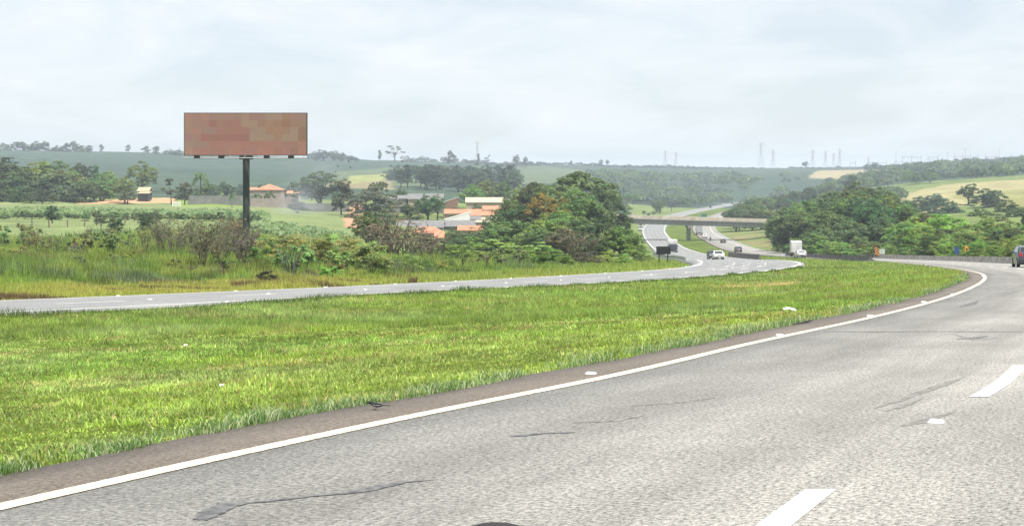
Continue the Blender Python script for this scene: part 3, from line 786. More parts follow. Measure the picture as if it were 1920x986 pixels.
def crown_clumps(shape, seed):
    rng = np.random.default_rng(seed); cl, cr = [], []
    def shell(n, c, r, lo, hi, rad, zmin=-.5, lump=.22):
        k = 0
        ph = rng.uniform(0, 6.28, 3)
        while k < n:
            d = rand_dirs(1, rng)[0]
            if d[2] < zmin: continue
            a = math.atan2(d[1], d[0])
            bump = 1 + lump * (math.sin(2 * a + ph[0]) * .5 + math.sin(3 * a + ph[1] + 3 * d[2]) * .5)
            q = rng.uniform(lo, hi) * bump
            cl.append((c[0] + d[0] * r[0] * q, c[1] + d[1] * r[1] * q, c[2] + d[2] * r[2] * q)); cr.append(rad * rng.uniform(.65, 1.35)); k += 1
    if shape == 'round':
        for k in range(11):
            a = k * 2.4 + rng.uniform(-.3, .3); e = (-.28, -.1, .05, .2, .35, .5, .65, .8, .15, -.2, 1.0)[k]; e += rng.uniform(-.1, .1); e = min(e, 1.0)
            cs = math.sqrt(max(0, 1 - e * e)); rl = rng.uniform(.15, .215)
            c0 = (math.cos(a) * cs * .29, math.sin(a) * cs * .29, .49 + e * .30)
            shell(11, c0, (rl, rl, rl * .95), .75, 1.0, .075, zmin=-.45, lump=.12)
        shell(10, (0, 0, .42), (.3, .3, .3), 0, .6, .14)
    elif shape == 'umbrella':
        shell(58, (0, 0, .62), (.44, .44, .30), .75, 1.0, .085, zmin=.05, lump=.18); shell(26, (0, 0, .42), (.42, .42, .26), .6, 1.0, .095, zmin=-.5); shell(5, (.05, 0, .93), (.16, .16, .04), .4, 1, .05)
    elif shape == 'irregular':
        for k in range(5):
            a = rng.uniform(0, 6.28); rr = rng.uniform(.1, .28); z = (.22, .36, .5, .64, .76)[k] + rng.uniform(-.05, .05)
            shell(17, (math.cos(a) * rr, math.sin(a) * rr, z), (.24, .24, .19), .5, 1.0, .092, zmin=-.7)
        shell(8, (0, 0, .82), (.16, .16, .13), .4, 1, .08)
    elif shape == 'loose':
        for k in range(8):
            a = rng.uniform(0, 6.28); rr = rng.uniform(.05, .33); z = rng.uniform(.38, .9)
            shell(6, (math.cos(a) * rr, math.sin(a) * rr, z), (.13, .13, .07), .2, 1.0, .055)
    elif shape == 'column':
        for k in range(7):
            z = .25 + k * .105; shell(9, (rng.normal(0, .07), rng.normal(0, .07), z), (.24 * (1.15 - abs(z - .5)), .24 * (1.15 - abs(z - .5)), .12), .4, 1, .085)
    elif shape == 'bush':
        shell(46, (0, 0, .34), (.40, .40, .52), .6, 1.0, .12, zmin=-.35, lump=.3); shell(8, (0, 0, .3), (.3, .3, .2), 0, .7, .15)
    elif shape == 'weed':
        for k in range(9):
            a = rng.uniform(0, 6.28); rr = rng.uniform(0, .34)
            shell(6, (math.cos(a) * rr, math.sin(a) * rr, rng.uniform(.2, .75)), (.12, .12, .16), .3, 1, .07)
    return cl, cr

def trunk_mesh(name, cl, seed, h0=.5, rad=.028, limbs=7, thin=1.0, base_split=False):
    rng = random.Random(seed); mb = MB()
    if not base_split:
        bend = (rng.uniform(-.03, .03), rng.uniform(-.03, .03))
        mb.tube([(0, 0, -.03), (bend[0] * .4, bend[1] * .4, h0 * .4), (bend[0], bend[1], h0), (bend[0] * 1.3, bend[1], h0 + .18)], [rad * 1.25, rad, rad * .75, rad * .4], 7)
    for k in range(limbs):
        c = cl[rng.randrange(len(cl))]
        s = (0, 0, -.02) if base_split else (bend[0] * .8, bend[1] * .8, h0 * rng.uniform(.55, 1.05))
        m = ((s[0] + c[0]) / 2 + rng.uniform(-.03, .03), (s[1] + c[1]) / 2 + rng.uniform(-.03, .03), (s[2] + c[2]) / 2 + rng.uniform(-.02, .05))
        r0 = rad * .5 * thin
        mb.tube([s, m, c], [r0, r0 * .65, r0 * .25], 5)
    return mb.mesh(name, M['bark'], sm=True)

PROTO = {}
for shape, per, size, cnt, h0, rad, limbs in (('round', 52, .021, 5, .32, .03, 8), ('umbrella', 62, .022, 3, .45, .028, 10), ('irregular', 62, .024, 4, .38, .026, 8),
                                            ('loose', 56, .022, 3, .42, .022, 9), ('column', 52, .030, 3, .3, .022, 6), ('bush', 80, .024, 4, .1, .02, 6), ('weed', 85, .024, 3, .1, .012, 6)):
    PROTO[shape] = []
    for k in range(cnt):
        sd = hash((shape, k)) % 1000 if False else sum(map(ord, shape)) * 7 + k * 31
        cl, cr = crown_clumps(shape, sd)
        PROTO[shape].append((trunk_mesh('trunk', cl, sd, h0, rad, limbs, base_split=shape in ('bush', 'weed')), leaves('crown', cl, cr, per, size, sd)))

def twig_shrub(seed, stems=16, sub=5, leafy=260):
    """bare multi-stemmed shrub with thin twigs and a few leaves"""
    rng = random.Random(seed); mb = MB(); tips = []
    for k in range(stems):
        a = rng.uniform(0, 6.28); sp = rng.uniform(.05, .42)
        tip = Vector((math.cos(a) * sp, math.sin(a) * sp, rng.uniform(.6, 1.0)))
        mid = tip * .5 + Vector((rng.uniform(-.05, .05), rng.uniform(-.05, .05), -.02))
        mb.tube([(math.cos(a) * .02, math.sin(a) * .02, -.02), mid, tip], [.011, .008, .003], 4, caps=False)
        for j in range(sub):
            t = rng.uniform(.35, .95); p = mid.lerp(tip, (t - .3) / .7)
            q = p + Vector((rng.uniform(-.16, .16), rng.uniform(-.16, .16), rng.uniform(.05, .22)))
            mb.tube([p, q], [.005, .002], 3, caps=False); tips.append(q); tips.append(p.lerp(q, .5))
    cl = [tips[rng.randrange(len(tips))][:] for _ in range(40)]
    return mb.mesh('branches', M['twig']), leaves('crown', cl, [.05] * 40, max(1, leafy // 40), .020, seed)
PROTO['twiggy'] = [twig_shrub(301, 16, 6, 900), twig_shrub(302, 14, 7, 640), twig_shrub(303, 16, 6, 1200)]
PROTO['bare'] = [twig_shrub(311, 13, 2, 40)]
PROTO['bare'][0][0].materials[0] = M['pole_green']

def palm_proto(seed):
    rng = random.Random(seed); mb = MB(); mb.tube([(0, 0, -.03), (.01, 0, .4), (.02, .01, .78)], [.03, .022, .02], 7)
    V, Fc, C = [], [], []
    for k in range(18):
        a = k * 2.4 + rng.uniform(-.2, .2); up = rng.uniform(-.1, .9); prev = None
        for i in range(7):
            t = i / 6; r = .36 * t; z = .78 + .22 * up * math.sin(t * 1.9) + .08 * math.sin(t * 2.5) - .30 * t * t * (1.1 - up)
            c = Vector((.02 + math.cos(a) * r, .01 + math.sin(a) * r, z)); s = Vector((-math.sin(a), math.cos(a), 0))
            if prev is not None:
                for sg in (-1, 1):
                    b = len(V); wl = .09 * math.sin(min(1, t * 1.15) * 2.9) + .012
                    V += [prev, c, c + s * sg * wl + Vector((math.cos(a) * .03, math.sin(a) * .03, -wl * .6)), prev + s * sg * wl * .9 + Vector((math.cos(a) * .03, math.sin(a) * .03, -wl * .6))]
                    Fc.append((b, b + 1, b + 2, b + 3)); C += [(rng.uniform(.75, 1.2),) * 3] * 4
            prev = c
    return mb.mesh('trunk', M['bark'], sm=True), fast_mesh('crown', np.array([tuple(v) for v in V]), np.array(Fc), M['leaf'], np.array(C))
PROTO['palm'] = [palm_proto(5), palm_proto(9)]

CNT = {}
def plant(kind, x, y, h, wd, col, label, cat='tree', group=None, name=None, k=None, sink=0.0):
    i = CNT.get(kind, 0); CNT[kind] = i + 1
    pr = PROTO[kind][(i if k is None else k) % len(PROTO[kind])]
    nm = name or {'bush': 'bush', 'weed': 'weed_bush', 'twiggy': 'scrub_bush', 'bare': 'bare_shrub', 'palm': 'palm_tree'}.get(kind, 'broadleaf_tree')
    t = thing(nm, (x, y, Hs(x, y) - sink), random.uniform(0, 6.28), label, cat, group)
    t.scale = (wd, wd, h)
    tr = meshobj('trunk' if kind not in ('twiggy', 'bare', 'bush', 'weed') else 'branches', pr[0], t)
    cr = meshobj('crown', pr[1], t); cr.color = (*col, 1)
    return t
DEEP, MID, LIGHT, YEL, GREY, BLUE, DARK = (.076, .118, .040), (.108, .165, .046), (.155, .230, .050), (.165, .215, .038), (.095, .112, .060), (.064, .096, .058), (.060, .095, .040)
def tree_px(kind, px, top, Y, wpx, col, label, group=None, h=None, cat='tree', name=None, k=None):
    X = PX(px, Y); g = Hs(X, Y); hh = max(ZT(top, Y) - g, 1.0) if h is None else h
    jit = lambda c: tuple(v * random.uniform(.88, 1.14) for v in c)
    wd = wpx / F * Y * 1.08; sink = 0.0
    lo_ = .42 if kind == 'bush' else .72
    if kind in ('round', 'irregular', 'umbrella', 'bush') and hh < lo_ * wd: sink = lo_ * wd - hh
    return plant(kind, X, Y, hh * 1.02 + sink, wd, jit(col), label, cat, group, name, k, sink)
RIGHT_MARKS = [(1440, 'the bridge end'), (1490, 'the white box truck'), (1560, 'the dark median barrier'), (1603, 'the tallest dark tree'), (1645, 'the striped sign'), (1700, 'the dry field tip'), (1750, 'the pale barrier'), (1794, 'the blue sign'), (1818, 'the orange sign'), (1856, 'the wide dry-field tree'), (1910, 'the dark blue car'), (1990, 'the right frame edge')]
VILLAGE_MARKS = [(650, 'the dirt track'), (690, 'the olive-brown tree'), (712, 'the small umbrella tree'), (745, 'the low dark grey house'), (778, 'the tan house'), (802, 'the round village tree'), (833, 'the white end wall'), (845, 'the brick gable'), (882, 'the bright orange roof'), (905, 'the cream shed'), (928, 'the small orange house')]
GROVE_MARKS = [(845, 'the brick gable'), (900, 'the orange roofs'), (945, 'the cream shed'), (985, 'the flat-topped tree'), (1022, 'the orange-blossomed tree'), (1078, 'the highest umbrella crown'), (1128, 'the spreading tree'), (1160, 'the bridge'), (1205, 'the small dark sign')]
LEFT_MARKS = [(0, 'the left edge'), (60, 'the leftmost fence post'), (98, 'the lone field tree'), (150, 'the red earth yard'), (190, 'the lone skyline tree'), (234, 'the yellow-green tree')]
SCRUB_MARKS = [(0, 'the left frame edge'), (60, 'the leftmost fence post'), (98, 'the lone field tree'), (180, 'the middle fence posts'), (230, 'the yellow-green wood tree'), (274, 'the small field tree'), (330, 'the white gate'), (377, 'the tall palm'), (419, 'the thin sapling'), (462, 'the billboard pole'), (505, 'the two palms'), (547, 'the bare stem fan'), (599, 'the big round tree'), (650, 'the dirt track'), (690, 'the olive-brown tree'), (735, 'the brown thicket bush'), (790, 'the hip roof'), (830, 'the white end wall')]
FAR_MARKS = [(1150, 'the highest umbrella crown'), (1215, 'the left carriageway'), (1250, 'the left bridge half'), (1291, 'the bridge pier'), (1320, 'the green direction sign'), (1360, 'the tiny white car'), (1405, 'the end of the far road'), (1440, 'the right bridge end'), (1510, 'the round skyline tree'), (1560, 'the three pylons')]
def near(px, marks):
    m = min(marks, key=lambda q: abs(q[0] - px))
    return ('near ' if abs(m[0] - px) < 9 else 'left of ' if px < m[0] else 'right of ') + m[1]
def where(k, c, px, top, marks, place):
    col = 'light green' if c == LIGHT else 'dark green' if c == DEEP else 'very dark' if c == DARK else 'greyish' if c in (GREY, BLUE) else 'mid green'
    shp = {'round': 'round tree', 'umbrella': 'flat-crowned tree', 'irregular': 'ragged tree', 'column': 'narrow tree', 'bush': 'bush'}[k]
    lev = 'high' if top < 385 else '' if top < 425 else 'low'
    if marks is LEFT_MARKS: lev = 'high' if top < 312 else 'low'
    return ' '.join(f'{col} {shp} {lev} {place} {near(px, marks)}'.split())
# ------------------------------------------------------------------ trees one can tell apart, read off the photograph: kind, column, top row, distance, width in px, colour
G = 'trees of the grove between the houses and the highway'
for a in [
 ('umbrella', 1078, 323, 345, 165, DEEP, 'broad umbrella-crowned tree rising highest above the grove beside the bridge'),
 ('umbrella', 1000, 340, 350, 80, DEEP, 'flat-topped dark tree on the left shoulder of the highest umbrella-crowned tree'),
 ('umbrella', 1128, 350, 335, 80, DEEP, 'spreading dark tree tucked under the right edge of the highest crown by the bridge'),
 ('round', 1022, 360, 300, 110, (.20, .15, .035), 'tree in orange-yellow blossom in the middle of the grove'),
 ('round', 1088, 362, 290, 100, MID, 'bright green rounded tree right of the orange-blossomed tree'),
 ('round', 1150, 384, 300, 84, DARK, 'dark dense tree at the left end of the bridge deck'),
 ('round', 1163, 424, 205, 92, (.085, .15, .038), 'light green rounded tree at the right corner of the grove above the highway'),
 ('weed', 955, 438, 185, 170, (.18, .27, .065), 'low light green spreading tree in front of the dark grove'),
 ('twiggy', 1085, 436, 178, 130, (.085, .085, .055), 'grey-brown half-leafless tree low in front of the grove'),
]: tree_px(*a)
for px, top, Y, wp, k, c in [(958,370,325,80,'round',MID),(985,385,300,95,'umbrella',DEEP),(1050,392,270,110,'round',MID),(1118,380,290,80,'round',DEEP),
   (1164,398,315,50,'round',DEEP),(935,395,300,72,'round',DEEP),(962,412,262,110,'umbrella',DEEP),(1025,410,245,110,'round',LIGHT),(1090,405,245,110,'round',DEEP),
   (1140,410,235,90,'round',DEEP),(1060,425,215,110,'irregular',GREY),(1120,432,205,100,'round',DEEP),(1005,428,225,90,'round',DEEP),(930,425,260,90,'round',MID),
   (900,432,280,90,'round',DARK),(870,440,290,80,'round',DEEP),(1040,375,310,80,'round',DEEP),(1070,350,330,90,'umbrella',MID),(1105,365,320,80,'round',DEEP),(975,350,360,60,'round',LIGHT)]:
    tree_px(k, px, top, Y, wp, c, where(k, c, px, top, GROVE_MARKS, 'in the grove'), G)
for px, top, Y, wp, c in [(1190,452,200,60,LIGHT),(1140,468,168,66,LIGHT),(1170,474,160,44,LIGHT),(1030,462,160,80,LIGHT),(880,452,190,90,LIGHT),(842,458,190,70,LIGHT),(1100,470,160,60,GREY),(985,462,165,70,LIGHT),(920,466,165,70,LIGHT),(1200,478,185,44,MID),(1215,484,190,30,LIGHT),(1060,476,150,50,LIGHT)]:
    tree_px('bush', px, top, Y, wp, c, where('bush', c, px, top, GROVE_MARKS, 'at the foot of the grove'), 'bushes along the foot of the grove', cat='bush')
for i, (px, top, Y, wp, c, l) in enumerate([(866,460,134,44,MID,'small crooked roadside tree leftmost of the row along the far verge'),(912,456,140,66,MID,'small roadside tree with the widest crown of the row along the far verge'),(940,465,138,40,GREY,'small grey-green roadside tree between two leafier ones on the far verge'),(976,462,142,52,GREY,'small thin roadside tree rightmost of the row along the far verge')]):
    tree_px('loose', px, top, Y, wp, c, l, 'small trees in a row along the far verge', k=i)
# scrub above the verge
tree_px('twiggy', 735, 408, 190, 150, (.15, .13, .09), 'big brown half-bare thicket bush in front of the village', cat='bush', k=0)
tree_px('round', 690, 398, 200, 84, (.075, .085, .03), 'rounded olive-brown leafy tree left of the brown thicket bush', k=1)
tree_px('twiggy', 790, 440, 185, 110, (.10, .09, .06), 'grey twiggy bush in front of the orange hip roof', cat='bush', k=1)
tree_px('twiggy', 700, 430, 170, 90, (.10, .09, .06), 'grey twiggy bush below the olive-brown tree', cat='bush', k=2)
for i, (px, top, Y, wp, l) in enumerate([(722, 424, 186, 110, 'left'), (762, 420, 194, 120, 'highest'), (812, 438, 188, 100, 'right'), (745, 446, 176, 110, 'lower middle'), (790, 452, 176, 100, 'lower right'), (702, 446, 172, 80, 'lower left')]):
    tree_px('twiggy', px, top, Y, wp, (.115, .10, .06), f'{l} bush of the dense brown twiggy thicket before the village', 'bushes of the brown thicket before the village', cat='bush', k=i)
for i, (px, top, Y, wp) in enumerate([(830, 452, 215, 80), (800, 456, 200, 70), (860, 446, 225, 70), (770, 470, 172, 60), (840, 472, 178, 60)]):
    tree_px('bush', px, top, Y, wp, (.06, .095, .035), f'dark green bush between thicket and grove {near(px, VILLAGE_MARKS)}', 'dark bushes between thicket and grove', cat='bush')
tree_px('bare', 547, 452, 100, 95, (.10, .14, .04), 'bare fan of dark stems standing in the verge grass', cat='shrub')
tree_px('loose', 419, 470, 96, 34, (.09, .15, .03), 'thin sapling with one dark stem on the verge', k=1)
tree_px('bush', 500, 505, 92, 46, (.06, .05, .03), 'low brown shrub beside the bare fan of stems', cat='shrub', k=0)
tree_px('weed', 1043, 498, 150, 26, (.05, .05, .035), 'small dark tuft of shrub on the far verge below the grove', cat='shrub')
def scatter(n, region, kinds, hr, wr, col, label, group, cat, name=None, margin=1.5, amp=.22, seed=1, top=None, marks=SCRUB_MARKS):
    rng = random.Random(seed); c = 0; tries = 0
    while c < n and tries < n * 60:
        tries += 1
        px = rng.uniform(region[0], region[1]); Y = math.exp(rng.uniform(math.log(region[2]), math.log(region[3]))); X = PX(px, Y)
        if on_road(np.array([X]), np.array([Y]), margin)[0]: continue
        h = rng.uniform(*hr); w_ = rng.uniform(*wr) * h
        if top:
            g = Hs(X, Y); lim = ZT(top(px), Y) - g
            if lim < hr[0] * .6: continue
            h = min(h, lim); 
        cc = col[rng.randrange(len(col))] if isinstance(col, list) else col
        size_ = 'low' if h < hr[0] + (hr[1] - hr[0]) * .34 else 'tall' if h > hr[0] + (hr[1] - hr[0]) * .67 else 'middling'
        plant(kinds[rng.randrange(len(kinds))], X, Y, h, w_, tuple(v * rng.uniform(1 - amp, 1 + amp) for v in cc), f'{size_} {label} {near(px, marks)}', cat, group, name)
        c += 1
GB, GG = (.17, .185, .095), (.16, .215, .075)
scatter(34, (295, 490, 108, 165), ['twiggy'], (1.9, 3.6), (.8, 1.2), [GB, (.14, .15, .09)], 'grey-brown leafless bush in the thicket', 'leafless scrub below the billboard', 'bush', seed=2, top=lambda p: 412)
scatter(32, (-40, 320, 105, 170), ['twiggy', 'weed', 'weed'], (1.6, 3.0), (.8, 1.2), [(.145, .165, .085), GG], 'greyish green scrub bush in the rough', 'scrub in the rough left of the billboard', 'bush', seed=3, top=lambda p: 396 + abs(p - 20) * .10)
scatter(48, (480, 700, 105, 175), ['weed', 'bush'], (1.5, 3.1), (1.0, 1.5), [(.20, .25, .085), (.165, .215, .07)], 'yellow-green leafy bush in the thicket', 'yellow-green bushes right of the billboard pole', 'bush', seed=4, top=lambda p: 432 + abs(p - 590) * .1)
scatter(44, (-40, 640, 100, 150), ['weed'], (.6, 1.4), (1.0, 1.8), [(.17, .24, .065), (.20, .25, .08), (.20, .22, .09)], 'bright green weed bush in the verge grass', 'bright green weed bushes in the verge grass', 'bush', seed=5)
scatter(12, (0, 600, 84, 104), ['weed', 'twiggy'], (.4, .8), (1.0, 1.6), [(.14, .11, .06), (.18, .17, .06)], 'brownish dry shrub in the yellow verge grass', 'dry shrubs in the yellow verge grass', 'shrub', seed=6)
scatter(16, (600, 860, 120, 165), ['weed', 'bush'], (.9, 1.9), (1.0, 1.5), [(.15, .21, .05), GG], 'green bush above the verge', 'green bushes below the brown thicket', 'bush', seed=7, top=lambda p: 462)
scatter(9, (180, 320, 175, 235), ['twiggy', 'bush'], (1.6, 2.6), (1.0, 1.5), [(.06, .085, .045)], 'dark grey-green bush in the field', 'bushes by the fence posts', 'bush', seed=8)
for px, top, Y, wp, l in [(98, 384, 255, 34, 'lone dark shrub-like tree above the left fence posts'), (274, 398, 230, 40, 'small dark tree in the field left of the billboard pole')]:
    tree_px('irregular', px, top, Y, wp, (.055, .085, .045), l)
for i, px in enumerate(np.arange(10, 500, 17.0)):
    tree_px('bush', px + random.uniform(-5, 5), 396 + random.uniform(-3, 5), 290 + random.uniform(-6, 6), random.uniform(16, 30), (.075, .115, .05), f'dark bush along the near edge of the crop field {near(px, SCRUB_MARKS)}', 'dark bushes along the crop field', cat='bush')
# left wood by the fields
for px, top, Y, wp, k, c in [(12,296,560,80,'round',DEEP),(62,300,575,80,'round',LIGHT),(104,300,585,86,'round',DEEP),(40,318,545,90,'round',DEEP),(118,318,545,90,'umbrella',DEEP),(150,304,600,46,'round',DARK),
    (180,310,590,26,'column',DARK),(188,326,545,74,'round',MID),(4,336,535,80,'round',DEEP),(78,336,532,84,'irregular',DARK),(130,342,528,76,'round',DARK),(-40,310,550,90,'round',DEEP),(205,320,580,50,'irregular',MID),(160,340,530,50,'round',DEEP),(30,350,520,70,'bush',DEEP)]:
    tree_px(k, px, top, Y, wp * 1.25, c, where(k, c, px, top, LEFT_MARKS, 'in the left wood'), 'trees of the wood at the far left of the fields')
for a in [('round', 267, 303, 640, 66, MID, 'lone round-crowned tree standing against the cane hill'), ('round', 234, 333, 525, 50, (.115,.15,.04), 'yellow-green tree at the right end of the left wood'),
    ('loose', 321, 334, 520, 46, GREY, 'thin grey-green tree beside the white gate'), ('irregular', 346, 340, 530, 40, GREY, 'grey-green tree right of the thin tree by the gate'),
    ('palm', 377, 320, 545, 44, DEEP, 'tall palm above the long grey wall'), ('round', 392, 342, 610, 50, DEEP, 'rounded tree behind the long grey wall'), ('round', 422, 340, 620, 46, BLUE, 'hazy tree behind the wall left of the billboard pole'),
    ('palm', 435, 364, 500, 18, DEEP, 'small young palm left of the billboard pole'), ('palm', 481, 362, 540, 22, DEEP, 'left one of two palms in front of the house with the orange hip roof'), ('palm', 506, 358, 535, 28, DEEP, 'right and larger one of two palms in front of the orange-roofed house'),
    ('round', 599, 318, 530, 108, (.042, .070, .030), 'big round dark tree beside the smoke'), ('irregular', 640, 338, 470, 50, GREY, 'ragged grey-green tree right of the big round dark tree'), ('bush', 558, 376, 480, 44, (.055,.085,.045), 'rounded bush below the big dark tree'),
    ('round', 702, 350, 470, 104, GREY, 'broad greyish tree above the dirt track'), ('umbrella', 712, 340, 520, 40, DEEP, 'small umbrella tree showing above the greyish tree'), ('round', 752, 352, 600, 26, MID, 'small round green tree behind the dark low roofs'),
    ('round', 802, 366, 430, 66, (.05,.09,.035), 'round dark green tree among the village roofs'), ('irregular', 765, 382, 420, 60, DEEP, 'dark leafy tree left of the round tree among the roofs'), ('round', 820, 365, 460, 40, DEEP, 'dark tree touching the brick gable'),
    ('round', 910, 336, 600, 62, MID, 'rounded green tree behind the cream-roofed shed'), ('round', 884, 346, 590, 50, MID, 'lower green tree left of the rounded tree behind the shed'), ('irregular', 943, 338, 600, 46, DEEP, 'green tree right behind the cream-roofed shed')]:
    tree_px(*a)
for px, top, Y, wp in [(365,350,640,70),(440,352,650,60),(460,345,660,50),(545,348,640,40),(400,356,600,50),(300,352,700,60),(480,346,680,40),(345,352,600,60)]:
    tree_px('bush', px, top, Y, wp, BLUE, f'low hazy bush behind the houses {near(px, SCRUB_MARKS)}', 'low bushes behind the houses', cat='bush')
for px, top, Y, wp in [(895,382,500,50),(860,384,470,50),(705,392,420,70),(740,398,400,60),(850,428,330,50),(880,440,300,60),(830,445,300,50),(900,425,330,60),(925,432,320,50),(780,402,400,50),(660,395,430,40),(850,402,430,26),(720,405,395,50),(760,372,520,30),(800,372,540,30)]:
    tree_px('bush', px, top, Y, wp, DEEP, f'dark green bush between the village houses {near(px, VILLAGE_MARKS)}', 'bushes between the village houses', cat='bush')
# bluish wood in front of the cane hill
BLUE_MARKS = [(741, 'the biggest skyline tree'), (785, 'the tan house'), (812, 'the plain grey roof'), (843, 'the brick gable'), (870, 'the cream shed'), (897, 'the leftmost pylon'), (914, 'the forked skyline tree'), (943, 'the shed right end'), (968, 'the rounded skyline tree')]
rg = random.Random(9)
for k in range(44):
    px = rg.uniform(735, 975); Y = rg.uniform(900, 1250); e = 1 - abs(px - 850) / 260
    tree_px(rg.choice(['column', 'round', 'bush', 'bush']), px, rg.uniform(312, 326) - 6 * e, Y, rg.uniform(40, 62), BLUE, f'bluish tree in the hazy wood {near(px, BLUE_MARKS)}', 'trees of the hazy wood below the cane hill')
# forest to the right of the highway
GR = 'trees of the forest right of the highway'
for a in [('round', 1603, 342, 440, 95, DEEP, 'tallest dark tree of the forest right of the bridge'), ('round', 1816, 343, 640, 46, DARK, 'dark upright tree on the dry field, left of two'), ('round', 1856, 352, 610, 72, DARK, 'wide dark tree on the dry field, right of two'),
    ('round', 1770, 374, 560, 104, (.05,.08,.04), 'dark low clump of trees in front of the dry field'), ('round', 1838, 388, 450, 54, MID, 'single round tree with a light rim below the dry field'),
    ('irregular', 1597, 327, 1000, 34, BLUE, 'hazy tree on the edge of the distant tan field')]:
    tree_px(*a, name='broadleaf_tree')
for px, top, Y, wp, k, c in [(1560,362,430,110,'round',DEEP),(1640,352,440,90,'umbrella',DEEP),(1520,374,410,110,'round',MID),(1483,388,400,92,'round',MID),(1458,402,405,60,'round',MID),(1505,398,365,110,'round',DEEP),
    (1572,382,385,120,'round',DEEP),(1640,376,390,110,'round',DEEP),(1690,372,420,80,'round',DEEP),(1535,424,320,100,'round',DEEP),(1602,412,325,120,'round',DARK),(1650,408,320,110,'round',DARK),
    (1720,400,310,110,'round',LIGHT),(1775,398,300,130,'round',LIGHT),(1840,405,285,130,'round',LIGHT),(1900,410,275,130,'round',MID),(1960,405,275,130,'round',LIGHT),(1740,424,270,110,'round',LIGHT),(1815,428,258,120,'round',LIGHT),
    (1885,428,252,110,'round',LIGHT),(1700,412,300,90,'round',MID),(1950,425,255,110,'round',LIGHT),(1720,366,620,70,'round',BLUE),(1752,362,600,60,'round',BLUE),(1890,376,480,60,'round',DEEP),(1935,380,450,70,'round',MID),(1870,400,400,80,'round',MID),(1800,405,420,80,'round',MID),
    (1905,388,430,80,'round',DEEP),(1690,395,380,80,'round',DEEP),(1475,420,370,80,'round',DEEP),(2010,395,330,140,'round',MID),(2060,400,260,150,'round',LIGHT),(1640,395,360,100,'round',DEEP),(1770,412,330,100,'round',MID),(1545,395,350,100,'umbrella',DEEP)]:
    tree_px(k, px, top, Y, wp, c, where(k, c, px, top, RIGHT_MARKS, 'in the right forest'), GR)
for px, top, Y, wp, c in [(1500,440,330,70,MID),(1540,438,310,66,LIGHT),(1575,452,300,50,LIGHT),(1612,448,300,80,DEEP),(1655,446,290,80,DEEP),(1690,440,285,80,LIGHT),(1735,450,262,80,MID),(1780,445,262,80,LIGHT),(1835,450,250,80,MID),(1880,452,245,80,LIGHT),(1930,448,240,90,LIGHT),(1555,460,300,60,MID),(1520,458,320,60,MID),(1640,462,280,60,DEEP),(1700,460,270,60,MID),(1760,464,258,60,DEEP),(1815,464,250,60,MID),(1860,464,245,60,LIGHT),(1985,450,230,100,LIGHT),(1470,448,380,50,DEEP),(1600,462,290,50,MID)]:
    tree_px('bush', px, top, Y, wp, c, where('bush', c, px, top, RIGHT_MARKS, 'behind the barrier'), 'bushes behind the concrete barrier', cat='bush')
scatter(20, (1445, 1540, 420, 560), ['irregular', 'bush'], (5, 9), (.9, 1.2), [DEEP, MID], 'tree on the cutting bank', 'trees on the bank at the right end of the bridge', 'tree', margin=9, seed=12, marks=RIGHT_MARKS, top=lambda p: 425 - (p - 1440) * .6)
def canopy(p): return float(np.interp(p, [1440, 1480, 1540, 1600, 1650, 1690, 1740, 1800, 1860, 1930, 2100], [432, 396, 376, 352, 360, 384, 402, 402, 404, 396, 400]))
scatter(80, (1460, 2050, 315, 520), ['round', 'round', 'irregular'], (6, 13), (.8, 1.2), [DEEP, MID, DARK], 'tree in the closed right forest canopy', 'closed canopy right of the highway', 'tree', margin=14, seed=31, marks=RIGHT_MARKS, top=canopy)
scatter(60, (1560, 2100, 235, 420), ['bush'], (2.5, 5), (1.0, 1.6), [DEEP, MID, LIGHT], 'bush in the right forest undergrowth', 'undergrowth right of the highway', 'bush', margin=4, seed=32, marks=RIGHT_MARKS, top=lambda p: canopy(p) + 24)
scatter(18, (840, 1195, 230, 380), ['bush'], (2.5, 5), (1.0, 1.6), [DEEP, MID, DARK], 'bush in the grove undergrowth', 'undergrowth of the grove', 'bush', margin=4, seed=33, marks=GROVE_MARKS, top=lambda p: float(np.interp(p, [840, 930, 1000, 1180], [455, 420, 400, 420])))
scatter(24, (-60, 240, 500, 570), ['bush'], (3, 6), (1.1, 1.6), [DEEP, DARK], 'bush in the left wood undergrowth', 'undergrowth of the left wood', 'bush', seed=34, marks=LEFT_MARKS)
# a hedge of bushes right behind the barrier
rg = random.Random(44); yb_ = 140.0
while yb_ < 330:
    X = float(xRr(yb_)) + rg.uniform(2.6, 6); h = rg.uniform(1.7, 3.2); pxx = CX + F * X / yb_
    plant('bush', X, yb_ + rg.uniform(-1, 1), h, h * rg.uniform(1.2, 1.7), tuple(v * rg.uniform(.85, 1.2) for v in rg.choice([LIGHT, MID, LIGHT])), f'leafy bush in the hedge behind the barrier {near(pxx, RIGHT_MARKS)}', 'bush', 'hedge of bushes behind the barrier')
    yb_ += rg.uniform(2.2, 4.2)
# woods about the far stretch of the highway: each crown its own tree as far as it can be told apart
def wood_top(p): return 372 - 0.02 * (p - 1180)
rg = random.Random(21)
n = 0
while n < 95:
    Y = math.exp(rg.uniform(math.log(560), math.log(1150))); px = rg.uniform(1140, 1560); X = PX(px, Y)
    if on_road(np.array([X]), np.array([Y]), 7)[0] or (xLr(Y) < X < xRl(Y)): continue
    right = X > xRr(Y)
    if right and px > 1450 and Y < 620: continue
    h = rg.uniform(6, 11)
    if X < xLl(Y) and Y < 900 and X > xLl(Y) - 14: h = rg.uniform(2, 4)
    plant(rg.choice(['irregular', 'round', 'round', 'umbrella']), X, Y, h, h * rg.uniform(1.0, 1.6), tuple(v * rg.uniform(.8, 1.25) for v in rg.choice([DEEP, MID, BLUE])), f'green tree in the woods past the bridge {near(px, FAR_MARKS)}', 'tree', 'trees around the far stretch of the highway'); n += 1

